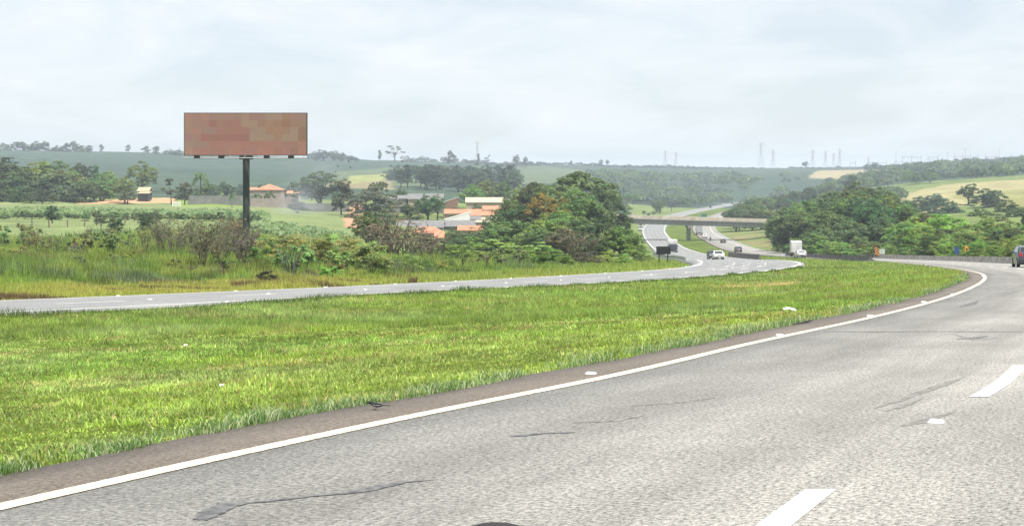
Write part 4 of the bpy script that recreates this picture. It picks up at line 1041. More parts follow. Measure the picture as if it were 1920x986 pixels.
def mass(name, spots, seed, per=46, size=.12, cols=(BLUE, DEEP)):
    """a far wood as one object: joined clumps of leaf-sized faces, one crown per spot (x, y, z, height, width)"""
    rng = np.random.default_rng(seed); V, C = [], []
    for x, y, z, h, w_ in spots:
        n = per; d = rand_dirs(n, rng); d[:, 2] = np.abs(d[:, 2]) * 1.0 - .25
        p = d * rng.uniform(.7, 1.05, (n, 1)) * np.array((w_ / 2, w_ / 2, h * .55)) + np.array((x, y, z + h * .45))
        nn = d + rand_dirs(n, rng) * .55 + np.array((0, 0, .35)); nn /= np.linalg.norm(nn, axis=1, keepdims=True)
        t = np.cross(nn, rand_dirs(n, rng)); t /= np.linalg.norm(t, axis=1, keepdims=True); b = np.cross(nn, t)
        s = size * w_ * rng.uniform(.6, 1.4, (n, 1))
        V.append(np.stack([p - t * s, p - b * s * .7, p + t * s, p + b * s * .7], 1).reshape(-1, 3))
        c = np.array(cols[rng.integers(len(cols))]) * rng.uniform(.8, 1.2) * rng.uniform(.75, 1.25, (n, 1)); C.append(np.repeat(c, 4, 0))
    V = np.concatenate(V); me = fast_mesh(name, V, np.arange(len(V)).reshape(-1, 4), M['grass'], np.concatenate(C))
    return tag(meshobj(name, me), kind='stuff')
def spots(n, px0, px1, y0, y1, hr, wf, seed, cond=None):
    rg = np.random.default_rng(seed); o = []
    while len(o) < n:
        Y = np.exp(rg.uniform(np.log(y0), np.log(y1), n)); px = rg.uniform(px0, px1, n); X = PX(px, Y); ok = ~on_road(X, Y, 10)
        Z = H(X, Y); py = HY - F * (Z - CAMZ) / Y
        if cond: ok &= cond(px, py, Y)
        h = rg.uniform(*hr, n); w_ = h * rg.uniform(*wf, n)
        o += list(zip(X[ok], Y[ok], Z[ok], h[ok], w_[ok]))
    return o[:n]
def not_tan(px, py, Y):
    a = in_poly(px, py, [(1505,338),(1520,318),(1640,316),(1660,332),(1600,342)]) | in_poly(px, py, [(1640,400),(1700,362),(1780,345),(2300,312),(2300,380),(1870,388),(1740,405)])
    return ~a
mass('far_woods', spots(620, 1100, 1660, 1150, 1900, (5, 11), (1.2, 2.0), 5, lambda px, py, Y: not_tan(px, py, Y) & (py > 327)) +
     spots(330, 1600, 2250, 1050, 1800, (6, 12), (1.2, 2.0), 6, lambda px, py, Y: not_tan(px, py, Y) & (py < 345) & (py > 300)) +
     spots(110, 1650, 2250, 640, 900, (5, 9), (1.2, 1.8), 7, lambda px, py, Y: not_tan(px, py, Y) & (py < 410)) +
     spots(120, 1000, 1160, 620, 1000, (6, 10), (1.2, 1.8), 8) + spots(130, 2000, 2500, 180, 500, (8, 13), (1.1, 1.5), 9, lambda px, py, Y: True), 31)
hg = []
rg = random.Random(4)
for px in np.arange(985, 1345, 5.0):
    Y = 2330 + rg.uniform(-30, 30); X = PX(px, Y); z = Hs(X, Y); hg.append((X, Y, z - 1, rg.uniform(4, 8), rg.uniform(7, 12)))
for px in np.arange(1345, 1660, 6.0):
    Y = 2500 + rg.uniform(-30, 30); X = PX(px, Y); z = Hs(X, Y); hg.append((X, Y, z - 1, rg.uniform(2, 5), rg.uniform(7, 12)))
for px in np.arange(1625, 2000, 6.0):
    Y = 2000 + rg.uniform(-60, 60); X = PX(px, Y); z = Hs(X, Y); hg.append((X, Y, z - 1, rg.uniform(4, 9), rg.uniform(8, 14)))
for px in np.arange(755, 1010, 4.0):
    if 818 < px < 828 or 858 < px < 868: continue
    Y = 2150 + rg.uniform(-40, 40); X = PX(px, Y); z = Hs(X, Y); hg.append((X, Y, z - 1, rg.uniform(5, 11), rg.uniform(7, 12)))
mass('ridge_hedge', hg, 32, per=60, size=.10, cols=((.04, .055, .04),))
# trees standing on the skyline
SKY = {}
for px, top, wp, k, l in [(8,267,34,'round',0),(38,264,34,'irregular',0),(68,265,30,'round',0),(86,266,28,'irregular',0),(108,272,22,'round',0),(124,268,20,'irregular',0),(139,264,16,'irregular',0),(155,272,26,'round',0),(168,272,12,'irregular',0),
    (275,274,14,'irregular',1),(294,274,16,'irregular',1),(318,280,22,'round',1),(334,280,18,'round',1),(590,284,22,'round',2),(606,280,26,'round',2),(626,282,24,'round',2),(640,286,20,'round',2),(658,291,14,'round',2),(668,295,10,'round',2)]:
    SKY[l] = SKY.get(l, 0) + 1; rank_ = ['first', 'second', 'third', 'fourth', 'fifth', 'sixth', 'seventh', 'eighth', 'ninth'][SKY[l] - 1]
    tree_px(k, px, top, 1860, wp * 1.35, DARK, [f'{rank_} tree from the left in the far left skyline row', f'{rank_} tree from the left in the skyline clump left of the billboard', f'{rank_} tree from the left in the skyline clump right of the billboard'][l], ['skyline trees at the far left', 'skyline trees left of the billboard', 'skyline trees right of the billboard'][l])
for px, top, wp, k, l in [(190,270,11,'irregular','small lone tree on the skyline, left of two between wood and billboard'),(240,271,12,'irregular','small lone tree on the skyline, right of two between wood and billboard'),(712,282,13,'column','narrow dark conifer-like tree left of the biggest skyline tree'),
    (741,272,42,'loose','biggest open-crowned tree on the skyline'),(843,283,22,'irregular','rounded tree on the skyline between the biggest tree and a pylon'),(897,288,12,'column','small pointed tree at the foot of the left pylon'),(914,288,16,'loose','small forked tree right of the left pylon'),
    (968,289,16,'round','rounded dark skyline tree right of the pylon, left of two'),(985,293,11,'round','smaller rounded skyline tree right of the pylon, right of two'),(1127,299,10,'round','small round tree on the far hedge, left of two'),(1139,299,8,'round','smallest round tree on the far hedge, right of two'),
    (1071,301,6,'round','tiny tree on the far hedge above the umbrella-crowned tree'),(1510,302,15,'round','single dark round tree on the skyline between pylons')]:
    tree_px(k, px, top, 2000 if px < 1000 else 2320, wp, DARK, l)
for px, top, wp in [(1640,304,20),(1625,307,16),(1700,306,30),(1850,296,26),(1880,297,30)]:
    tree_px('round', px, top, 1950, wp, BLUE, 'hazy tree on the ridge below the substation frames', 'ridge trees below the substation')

# cassava field: rows of low leafy plants
rg = np.random.default_rng(3); sp = []
for Y in np.arange(300, 345, 3.0):
    for X in np.arange(PX(-60, Y), PX(500, Y), 2.0):
        sp.append((X + rg.normal(0, .3), Y + rg.normal(0, .3), 0, rg.uniform(1.3, 2.0), rg.uniform(1.8, 2.7)))
for Y in np.arange(225, 300, 5.0):
    for X in np.arange(PX(470, Y), PX(640, Y), 2.2):
        sp.append((X + rg.normal(0, .5), Y + rg.normal(0, .9), 0, rg.uniform(.7, 1.5), rg.uniform(1.8, 2.8)))
a = np.array(sp); a[:, 2] = H(a[:, 0], a[:, 1]); 
mass('cassava_crop', [tuple(v) for v in a], 33, per=26, size=.13, cols=((.15, .20, .10), (.125, .175, .085)))
# ------------------------------------------------------------------ billboard
BY = 142.0
bw, bh = PX(575, BY) - PX(347, BY), (291 - 213) / F * BY
bx, bz = PX(461, BY), ZT(291, BY)
gz = Hs(bx, BY)
bb = thing('billboard', (bx, BY, gz), 0, 'large brown billboard on a single dark green pole in the scrub', 'billboard')
zb = bz - gz
m_, t_, b_ = new_mat('billboard_print')
at = t_.nodes.new('ShaderNodeAttribute'); at.attribute_name = 'tint'
t_.links.new(at.outputs['Color'], b_.inputs['Base Color']); b_.inputs['Roughness'].default_value = 0.6
nx, nz = 15, 6
V, Fc, C = [], [], []
rb = random.Random(77)
pal = {'a': (.40, .22, .17), 'b': (.34, .20, .16), 'c': (.36, .24, .17), 'd': (.33, .14, .11), 'e': (.38, .18, .13), 'f': (.34, .20, .12), 'g': (.30, .15, .10), 'h': (.35, .17, .13)}
img = ['ababbbbcbbccfbb', 'abbdhhhccfffgff', 'cabbhhhhccfffcg', 'bbdgddddcccfccg', 'cbbeeheeheeehhe', 'ceehheehheeghge']
for j in range(nz):
    for i in range(nx):
        x0, x1 = -bw / 2 + bw * i / nx, -bw / 2 + bw * (i + 1) / nx; z1, z0 = zb + bh * (1 - j / nz), zb + bh * (1 - (j + 1) / nz)
        b0 = len(V); V += [(x0, -.262, z0), (x1, -.262, z0), (x1, -.262, z1), (x0, -.262, z1)]; Fc.append((b0, b0 + 1, b0 + 2, b0 + 3))
        c = tuple((.8 * v + .2 * m) * .70 * rb.uniform(.95, 1.05) for v, m in zip(pal[img[j][i]], (.36, .19, .145))); C += [c] * 4
meshobj('face', fast_mesh('face', np.array(V), np.array(Fc), m_, np.array(C)), bb)
MB().box((0, 0, zb + bh / 2), (bw + .12, .5, bh + .12)).obj('frame', M['pole_green'], bb)
mb = MB()
mb.cyl((0, .2, zb / 2 - .6), .34, zb + 1.0, n=20)
mb.obj('pole', M['pole_green'], bb, sm=False)
MB().box((0, .2, zb - .25), (1.3, .5, .35)).obj('bracket', M['pole_green'], bb)
mb = MB()
for yy in (-.55, -1.25): mb.tube([(-bw / 2 - .1, yy, zb - .30), (bw / 2, yy, zb - .30)], .05, 5)
mb.box((0, -.9, zb - .33), (bw, .65, .03))
for i in range(9): mb.tube([(-bw / 2 + .2 + i * (bw - .4) / 8, -.2, zb - .05), (-bw / 2 + .2 + i * (bw - .4) / 8, -1.25, zb - .30)], .035, 4)
mb.obj('catwalk', M['steel'], bb)
for px in (377, 422, 506, 551):
    x_ = PX(px, BY) - bx
    lp = MB().tube([(x_, -.25, zb - .1), (x_, -1.5, zb - .32), (x_, -1.75, zb - .2)], .04, 5).box((x_, -1.8, zb - .22), (.55, .28, .26)).obj('floodlight', M['black'], bb)
# ------------------------------------------------------------------ bridge over the highway
BRY = 535.0
xa, xb = PX(1128, BRY), PX(1452, BRY)
def brz(py0, py1): return ZT(py0, BRY), ZT(py1, BRY)
br = thing('bridge', (xa, BRY, 0), 0, 'plain concrete road bridge crossing over the highway on one round pier', 'bridge')
za0, za1 = ZT(412, BRY), ZT(403.5, BRY); zb0, zb1 = ZT(422.0, BRY), ZT(414, BRY)
# coordinates along the deck: left end xa (top row 403.5), right end xb (top row 413)
def deck(y0, y1, l_top, l_bot, r_top, r_bot):
    L0 = xb - xa
    mbx = MB(); vs = []
    for yy in (y0, y1):
        vs += [(0, yy, l_bot), (L0, yy, r_bot), (L0, yy, r_top), (0, yy, l_top)]
    return mbx.add(vs, [(0, 1, 2, 3), (7, 6, 5, 4), (0, 4, 5, 1), (1, 5, 6, 2), (2, 6, 7, 3), (3, 7, 4, 0)])
lt, rt = ZT(402.5, BRY), ZT(412.0, BRY)
deck(-.25, 9.25, lt - 1.0, lt - 1.35, rt - 1.0, rt - 1.35).obj('deck', M['bridge_beam'], br)
for yy in (.9, 3.4, 5.9, 8.3): deck(yy - .3, yy + .3, lt - 1.352, lt - 3.1, rt - 1.352, rt - 3.1).obj('girder', M['bridge_beam'], br)
L0 = xb - xa
nseg = 12
for s, yy in ((0, -.24), (0, 9.0)):
    for i in range(nseg):
        t0, t1 = i / nseg, (i + 1) / nseg - .0006
        f0, f1 = lt + (rt - lt) * t0, lt + (rt - lt) * t1
        vs = []
        for y_ in (yy, yy + .22): vs += [(L0 * t0, y_, f0 - 1.05), (L0 * t1, y_, f1 - 1.05), (L0 * t1, y_, f1), (L0 * t0, y_, f0)]
        MB().add(vs, [(0, 1, 2, 3), (7, 6, 5, 4), (0, 4, 5, 1), (1, 5, 6, 2), (2, 6, 7, 3), (3, 7, 4, 0)]).obj('parapet', M['parapet'], br)
px_ = PX(1291, BRY + 4.5) - xa; gz = Hs(PX(1291, BRY + 4.5), BRY + 4.5)
tp = lt + (rt - lt) * px_ / L0
MB().cyl((px_, 4.5, (gz - .5 + tp - 4.0) / 2), .8, tp - 4.0 - gz + .5, n=20).obj('pier', M['bridge_beam'], br, sm=False)
MB().box((px_, 4.5, tp - 3.56), (1.5, 8.4, .88)).obj('cross_beam', M['bridge_beam'], br)
for e, xe in (('l', .8), ('r', L0 - .8)):
    g0 = Hs(xa + xe, BRY); tz = lt + (rt - lt) * xe / L0 - 3.11
    if tz - g0 > 0.3: MB().box((xe, 4.5, (tz + g0) / 2 - .3), (1.5, 9.0, tz - g0 + .6)).obj('abutment', M['bridge_beam'], br)

# ------------------------------------------------------------------ barriers and guard rails
def barrier(fn, y0, y1, h, label, mat, wb=.6, seg=5.0, far=False):
    t = thing('concrete_barrier', (float(fn(y0)), y0, Hs(float(fn(y0)), y0)), 0, label, 'barrier')
    ox, oy, oz = t.location; y = y0; rgb_ = random.Random(int(y0))
    while y < y1:
        ye = march(fn, y, seg - .04); x0, x1 = float(fn(y)), float(fn(ye)); za, zb_ = Hs(x0, y), Hs(x1, ye)
        d = Vector((x1 - x0, ye - y, 0)).normalized(); nn = Vector((d.y, -d.x, 0)); prof = [(-wb / 2, -.3), (wb / 2, -.3), (wb / 2, .08), (wb * .27, h * .42), (wb * .17, h), (-wb * .17, h), (-wb * .27, h * .42), (-wb / 2, .08)]
        vs = []; jz = rgb_.uniform(-.02, .02); jn = rgb_.uniform(-.02, .02)
        for (xx, yy, z) in ((x0, y, za), (x1, ye, zb_)):
            for p, q in prof: vs.append((xx - ox + nn.x * (p + jn), yy - oy + nn.y * (p + jn), z - oz + q + jz))
        n = len(prof)
        MB().add(vs, [tuple(range(n)), tuple(range(2 * n - 1, n - 1, -1))] + [(k, n + k, n + (k + 1) % n, (k + 1) % n) for k in range(n)]).obj('segment', mat, t)
        y = march(fn, ye, .04)
    return t
barrier(lambda y: xRr(y) + .9, 128, 330, .76, 'long stained concrete barrier along the outer side of the right bend', M['concrete'])
barrier(lambda y: np.interp(y, [226, 330], [PX(1632, 226), PX(1472, 330)]), 226, 326, .78, 'dark concrete barrier along the median in front of the white box truck', M['concrete_dark'], seg=5.2)
barrier(lambda y: np.interp(y, [252, 300], [PX(1424, 252), PX(1369, 300)]), 252, 299, 1.0, 'short dark concrete barrier just right of the white car', M['concrete_dark'], seg=4.6)
def guard_rail(pts, label, dive=False, step=4.0):
    x0, y0 = pts[0]; t = thing('guard_rail', (x0, y0, Hs(x0, y0)), 0, label, 'guard rail'); oz = t.location.z
    P = []
    for i in range(len(pts) - 1):
        a, b = Vector(pts[i]), Vector(pts[i + 1]); n = max(1, int((b - a).length / step))
        for k in range(n): P.append(a.lerp(b, k / n))
    P.append(Vector(pts[-1])); top = []
    for i, p in enumerate(P):
        z = Hs(p.x, p.y) - oz; hh = .72
        if dive: hh = .72 * smooth(np.array((i) / 3.0)).item() if i < 3 else .72
        top.append((p.x - x0, p.y - y0, z + hh)); 
        if hh > .2: MB().box((p.x - x0, p.y - y0 , z + hh / 2 - .15), (.12, .12, hh + .3)).obj('post', M['steel'], t)
    n = len(top); prof = [(.07, .05), (.11, -.02), (.07, -.10), (.04, -.15), (.07, -.20), (.11, -.28), (.07, -.35)]
    for i in range(n - 1):
        d = (Vector(top[i + 1]) - Vector(top[i])).normalized(); nn = Vector((-d.y, d.x, 0)).normalized(); vs = []
        for q in (top[i], top[i + 1]):
            for p, z in prof: vs.append((q[0] + nn.x * p, q[1] + nn.y * p, q[2] + z))
            for p, z in reversed(prof): vs.append((q[0] + nn.x * (p - .012), q[1] + nn.y * (p - .012), q[2] + z))
        k = len(prof) * 2
        MB().add(vs, [(j, (j + 1) % k, k + (j + 1) % k, k + j) for j in range(k)]).obj('rail', M['steel'], t)
    return t
gp = [(float(xLl(y)) - .5, y) for y in np.arange(172, 345, 8.0)]
guard_rail(gp, 'steel guard rail along the left carriageway behind the dark sign')
guard_rail([(PX(1645, 222), 222), (PX(1632, 228), 228), (PX(1620, 236), 236), (PX(1612, 243), 243)], 'short steel guard rail sloping down to the ground beside the dark barrier', dive=True, step=3.0)

# ------------------------------------------------------------------ signs
def sign(name, px, base, top, Y, wpx, mat, label, post=M['steel'], posts=1, low=None, cat='road sign', face_back=None):
    X = PX(px, Y); g = Hs(X, Y); t = thing(name, (X, Y, g), 0, label, cat)
    w_ = wpx / F * Y; z1 = ZT(top, Y) - g; z0 = ZT(low, Y) - g
    for i in range(posts):
        xo = 0 if posts == 1 else (-w_ * .3 + w_ * .6 * i)
        MB().cyl((xo, .06, z1 / 2 - .2), .05 if posts == 1 else .07, z1 + .3, n=8).obj('post', post, t)
    MB().box((0, 0, (z0 + z1) / 2), (w_, .05, z1 - z0)).obj('panel', mat, t)
    return t, w_, z0, z1
t, w_, z0, z1 = sign('road_sign', 1244, 495, 462, 168, 27, M['black'], 'large dark back of a road sign on two posts in front of the grey truck', M['black'], 2, low=477)
sign('road_sign', 1199, 480, 464, 300, 7, M['black'], 'small dark sign at the edge of the trees left of the large dark sign', M['black'], 1, low=469)
t, w_, z0, z1 = sign('chevron_sign', 1644.5, 482, 460.5, 262, 9, M['black'], 'tall black marker sign with orange slanting stripes above the barrier', low=481)
for i in range(4):
    zc = z0 + (i + .5) * (z1 - z0) / 4 - .05; hh = (z1 - z0) / 8
    hh *= .85; zz_ = [min(max(v, z0), z1) for v in (zc + .45 + hh * .5, zc - .45 + hh * .5, zc - .45 - hh * .5, zc + .45 - hh * .5)]
    MB().add([(-w_ / 2, -.029, zz_[0]), (w_ / 2, -.029, zz_[1]), (w_ / 2, -.029, zz_[2]), (-w_ / 2, -.029, zz_[3]), (-w_ / 2, -.027, zz_[0]), (w_ / 2, -.027, zz_[1]), (w_ / 2, -.027, zz_[2]), (-w_ / 2, -.027, zz_[3])], [(3, 2, 1, 0), (0, 1, 5, 4), (1, 2, 6, 5), (2, 3, 7, 6), (3, 0, 4, 7)]).obj('stripe', M['stripe'], t)
t, w_, z0, z1 = sign('road_sign', 1653.5, 482, 467, 263, 10.5, M['sign_white'], 'pale rectangular sign right beside the striped marker sign', low=476)
for z in (.3, .55, .75): MB().box((0, -.03, z0 + (z1 - z0) * z), (w_ * .6, .012, .05)).obj('line_of_text', M['sign_green'], t)
sign('road_sign', 1794, 484, 463, 225, 8.5, M['sign_blue'], 'blue service sign on a post above the barrier', low=477)
t, w_, z0, z1 = sign('warning_sign', 1812.5, 484, 461, 217, 6.5, M['stripe'], 'narrow orange warning sign on a pale post above the barrier', low=475)
MB().box((0, -.028, (z0 + z1) / 2 + .05), (w_ * .45, .012, .35)).obj('symbol', M['black'], t)
sign('direction_sign', 1320, 424, 401, 720, 10, M['sign_green'], 'green direction sign seen above the bridge deck', posts=2, low=411)

# ------------------------------------------------------------------ vehicles
def wheel(t, x, y, r, w_):
    wh = MB().cyl((x, y, r), r, w_, 'x', 18).obj('wheel', M['rubber'], t)
    s = 1 if x > 0 else -1
    MB().cyl((x + s * (w_ / 2 + .004), y, r), r * .62, .02, 'x', 14).obj('rim', M['rim'], wh)
def car(X, Y, rz, paint, label, L=4.1, W=1.76, Hh=1.48, suv=False, name='car', cat='car', group=None, z=None, E=None):
    g = z if z is not None else float(np.interp(Y, rows, (E or ER)(rows))) + .03
    t = thing(name, (X, Y, g), rz, label, cat, group)
    sl = math.atan2(float((E or ER)(Y + 2) - (E or ER)(Y - 2)), 4.0) if z is None else 0
    t.rotation_mode = 'YXZ' if False else 'XYZ'
    d = Vector((-math.sin(rz), math.cos(rz)))
    t.rotation_euler = (sl * d.y, 0, rz)
    l = L / 2; k = Hh / 1.48; bl = .98 * k if not suv else 1.0 * k
    outl = [(-l + .05, .30), (-l, .55 * k), (-l + .03, .85 * k), (-l + (.10 if not suv else .06), bl), (-l + (.42 if not suv else .30), 1.40 * k), (-l + .95, Hh), (-.05, Hh - .01), (.35, 1.41 * k), (l * .52, bl), (l * .86, .82 * k), (l - .03, .66 * k), (l, .48), (l - .06, .24), (l - .3, .2), (-l + .3, .2)]
    def hw(z): return W / 2 * (1 - .17 * max(0, (z - bl)) / (Hh - bl) - .05 * max(0, .5 - z))
    n = len(outl); vs = []
    for s in (-1, 1):
        for y_, z_ in outl: vs.append((s * hw(z_), y_, z_))
    MB().add(vs, [tuple(range(n)), tuple(range(2 * n - 1, n - 1, -1))] + [(k_, (k_ + 1) % n, n + (k_ + 1) % n, n + k_) for k_ in range(n)]).obj('body', paint, t, bevel=.05)
    def pane(name, a, b, ins):
        (ya, za), (yb, zb_) = a, b; nrm = Vector((0, -(zb_ - za), yb - ya)).normalized()
        if nrm.z < 0: nrm = -nrm
        o = nrm * .012; q = []
        for (y_, z_), s in ((a, -1), (a, 1), (b, 1), (b, -1)): q.append(Vector((s * (hw(z_) - ins), y_, z_)) + o)
        q2 = [v - nrm * .03 for v in q]
        return MB().add([tuple(v) for v in q + q2], [(0, 1, 2, 3), (7, 6, 5, 4), (0, 4, 5, 1), (1, 5, 6, 2), (2, 6, 7, 3), (3, 7, 4, 0)]).obj(name, M['glass'], t)
    lerp = lambda a, b, u_: (a[0] + (b[0] - a[0]) * u_, a[1] + (b[1] - a[1]) * u_)
    pane('windscreen', lerp(outl[7], outl[8], .06), lerp(outl[7], outl[8], .94), .12)
    pane('rear_window', lerp(outl[3], outl[4], .15), lerp(outl[3], outl[4], .9), .14)
    for s in (-1, 1):
        poly = [(-l + .45, bl + .03), (-l + .62, 1.37 * k), (.12, 1.37 * k), (l * .46, bl + .03)]
        q = [(s * (hw(z_) + .012), y_, z_) for y_, z_ in poly] + [(s * (hw(z_) - .03), y_, z_) for y_, z_ in poly]
        MB().add(q, [(0, 1, 2, 3), (7, 6, 5, 4), (0, 4, 5, 1), (1, 5, 6, 2), (2, 6, 7, 3), (3, 7, 4, 0)]).obj('side_window', M['glass'], t)
        MB().box((s * W * .37, l - .10, .64 * k), (.34, .24, .15)).obj('headlight', M['clear_lamp'], t, bevel=.02)
        MB().box((s * W * .40, -l + .05, .84 * k), (.24, .16, .20 if not suv else .26)).obj('tail_light', M['red_lamp'], t, bevel=.02)
        MB().box((s * (W / 2 + .09), l * .40, bl + .05), (.18, .10, .13)).obj('mirror', paint, t, bevel=.02)
        for yy in (-l * .62, l * .64): wheel(t, s * (W / 2 - .09), yy, .32 if not suv else .36, .22)
    MB().box((0, l - .02, .38), (W * .9, .10, .22)).obj('bumper', M['plastic'], t, bevel=.02)
    MB().box((0, -l + .0, .42), (W * .92, .10, .26)).obj('bumper', M['plastic'], t, bevel=.02)
    MB().box((0, l - .012, .62 * k), (W * .42, .06, .12)).obj('grille', M['plastic'], t)
    MB().box((0, l + .035, .42), (.42, .02, .13)).obj('number_plate', M['plate'], t)
    MB().box((0, -l - .005, .70 * k), (.42, .03, .13)).obj('number_plate', M['plate'], t)
    return t
def heading(f, y):                                   # rotation so that local +Y runs along increasing Y of curve f
    d = float(f(y + 2) - f(y - 2)) / 4; return -math.atan(d)
PI = math.pi
def truck(X, Y, rz, label, L=7.0, W=2.4, box_h=2.5, cab=M['car_white'], door=None, E=ER, box=None):
    g = float(np.interp(Y, rows, E(rows))) + .03
    t = thing('box_truck', (X, Y, g), rz, label, 'truck')
    lb = L - 2.1; b = MB().box((0, -L / 2 + lb / 2, 1.05 + box_h / 2), (W, lb, box_h)).obj('cargo_box', box or M['truck_box'], t, bevel=.04)
    for s in (-1, 1):
        MB().box((s * W * .245, -L / 2 - .015, 1.05 + box_h / 2), (W * .46, .05, box_h * .93)).obj('rear_door', door or M['truck_box'], t)
        MB().box((s * W * .40, -L / 2 + .02, .82), (.3, .10, .16)).obj('tail_light', M['red_lamp'], t)
        MB().box((s * W * .36, L / 2 - .02, .72), (.32, .10, .20)).obj('headlight', M['clear_lamp'], t)
        MB().box((s * (W * .5 + .1), L / 2 - .35, 1.85), (.16, .12, .42)).obj('mirror', M['plastic'], t)
        q = [(L / 2 - 1.35, 1.45), (L / 2 - 1.25, 2.15), (L / 2 - .5, 2.15), (L / 2 - .28, 1.45)]
        vv = [(s * (W * .47 + .012), y_, z_) for y_, z_ in q] + [(s * (W * .47 - .05), y_, z_) for y_, z_ in q]
        MB().add(vv, [(0, 1, 2, 3), (7, 6, 5, 4), (0, 4, 5, 1), (1, 5, 6, 2), (2, 6, 7, 3), (3, 7, 4, 0)]).obj('side_window', M['glass'], t)
        for yy in (-L / 2 + 1.3, L / 2 - 1.1): wheel(t, s * (W / 2 - .18), yy, .45, .34)
    MB().prism([(L / 2 - 1.95, .55), (L / 2, .55), (L / 2 + .02, 1.35), (L / 2 - .22, 2.25), (L / 2 - .5, 2.42), (L / 2 - 1.95, 2.45)], 'x', -W * .47, W * .47).obj('cab', cab, t, bevel=.06)
    MB().add([(-W * .42, L / 2 + .03, 1.40), (W * .42, L / 2 + .03, 1.40), (W * .40, L / 2 - .185, 2.2), (-W * .40, L / 2 - .185, 2.2), (-W * .42, L / 2 - .02, 1.40), (W * .42, L / 2 - .02, 1.40), (W * .40, L / 2 - .24, 2.2), (-W * .40, L / 2 - .24, 2.2)], [(0, 1, 2, 3), (7, 6, 5, 4), (0, 4, 5, 1), (1, 5, 6, 2), (2, 6, 7, 3), (3, 7, 4, 0)]).obj('windscreen', M['glass'], t)
    MB().box((0, L / 2 + .02, .55), (W * .92, .12, .32)).obj('bumper', M['plastic'], t, bevel=.03)
    MB().box((0, 0, .78), (.9, L - .6, .22)).obj('chassis', M['black'], t)
    MB().box((0, L / 2 + .035, 1.05), (W * .6, .03, .28)).obj('grille', M['plastic'], t)
    MB().box((0, -L / 2 - .03, .62), (.42, .02, .13)).obj('number_plate', M['plate'], t)
    return t
# oncoming on the left carriageway
car(PX(1346.5, 252), 252, PI + heading(XLF, 252) + .05, M['car_white'], 'white hatchback coming towards the bend beside the short dark barrier', E=EL, L=4.0, Hh=1.52)
car(PX(1336.5, 259), 259, PI + heading(XLF, 258) + .05, M['car_black'], 'black car half hidden behind the oncoming white hatchback', E=EL, suv=True, L=4.3, Hh=1.62)
truck(PX(1261, 385), 385, PI + heading(XLF, 385), 'grey-white oncoming truck with dark blue cab behind the large dark sign', E=EL, cab=M['car_navy'], W=2.45, box_h=2.3)
car(PX(1201, 650), 650, PI + heading(XLF, 650), M['car_silver'], 'silver oncoming car in front of the white van beyond the bridge', E=EL)
truck(PX(1201.5, 685), 685, PI + heading(XLF, 685), 'white oncoming van truck beyond the bridge at the left edge of the road', E=EL, L=6.0, W=2.2, box_h=1.8)
# going away on the right carriageway
car(float(XR(112)) + 6.35, 112, heading(XR, 112), M['car_navy'], 'dark blue sport utility car leaving at the right edge of the frame', L=4.4, W=1.85, Hh=1.66, suv=True)
truck(PX(1492, 308), 308, heading(XR, 308) - .12, 'white box truck driving away behind the dark median barrier', L=6.3, W=2.3, box_h=2.3)
car(PX(1500, 288), 288, heading(XR, 288), M['car_white'], 'white car with only its roof showing above the dark median barrier')
car(PX(1384, 390), 390, heading(XR, 390), M['car_grey'], 'grey car driving away on the right carriageway before the bridge', Hh=1.6, suv=True)
car(PX(1355.5, 505), 505, heading(XR, 505), M['car_black'], 'dark low car driving away close to the bridge')
truck(PX(1311, 600), 600, heading(XR, 600), 'tall truck with grey rear doors driving away under the bridge', L=9.5, W=2.6, box_h=3.0, door=M['truck_door'])
car(PX(1321, 560), 560, heading(XR, 560), M['car_white'], 'white car beside the tall truck under the bridge', Hh=1.6)
truck(PX(1285, 740), 740, heading(XR, 740), 'white truck left of the bridge pier farther down the road', L=8, W=2.5, box_h=2.6)
for px, Y, p, l in [(1327, 1150, 'car_black', 'tiny dark car leftmost on the far stretch of road'), (1359, 1260, 'car_white', 'tiny white car in the middle of the far stretch of road'), (1378, 1340, 'car_black', 'tiny dark car before the far end of the road'), (1397, 1440, 'car_red', 'tiny red car at the far end of the road')]:
    y_ = Y; Xc = float(XLF(y_) + XLN(y_)) / 2
    car(Xc, y_, heading(XLF, y_), M[p], l, E=EL, L=4.6, Hh=1.7)
y_ = 1470; truck(float(XLF(y_) + XLN(y_)) / 2, y_, heading(XLF, y_), 'white truck at the very end of the visible road', L=9, W=2.6, box_h=2.8, E=EL, cab=M['car_red'])

# motorcycle and rider
def limb_body(name, verts, edges, rad, mat, parent=None):
    me = bpy.data.meshes.new(name); me.from_pydata(verts, edges, []); o = link(bpy.data.objects.new(name, me), parent)
    sk = o.modifiers.new('skin', 'SKIN'); me.skin_vertices
    for i, r_ in enumerate(rad): me.skin_vertices[0].data[i].radius = (r_, r_)
    me.skin_vertices[0].data[0].use_root = True
    ss = o.modifiers.new('sub', 'SUBSURF'); ss.levels = 1; ss.render_levels = 1
    me.materials.append(mat); return o
MY = 520.0; MX = PX(1332, MY); mg = float(np.interp(MY, rows, ER(rows))) + .03
mo = thing('motorcycle', (MX, MY, mg), heading(XR, MY), 'dark motorcycle ridden away along the inner edge of the right carriageway', 'motorcycle')
for yy in (-.62, .68): MB().cyl((0, yy, .3), .3, .11, 'x', 16).obj('wheel', M['rubber'], mo)
MB().prism([(-.75, .62), (-.6, .78), (0, .74), (.25, .95), (.42, .92), (.3, .5), (-.1, .35), (-.45, .5)], 'x', -.12, .12).obj('body', M['car_black'], mo, bevel=.03)
MB().tube([(-.36, .38, 1.05), (0, .46, 1.0), (.36, .38, 1.05)], .02, 6).obj('handlebar', M['black'], mo)
MB().tube([(0, .46, 1.0), (0, .68, .3)], .035, 6).obj('fork', M['steel'], mo)
MB().box((0, -.78, .74), (.14, .05, .08)).obj('tail_light', M['red_lamp'], mo)
jk = plain('dark_clothes', (.03, .032, .04), .9, var=.2)
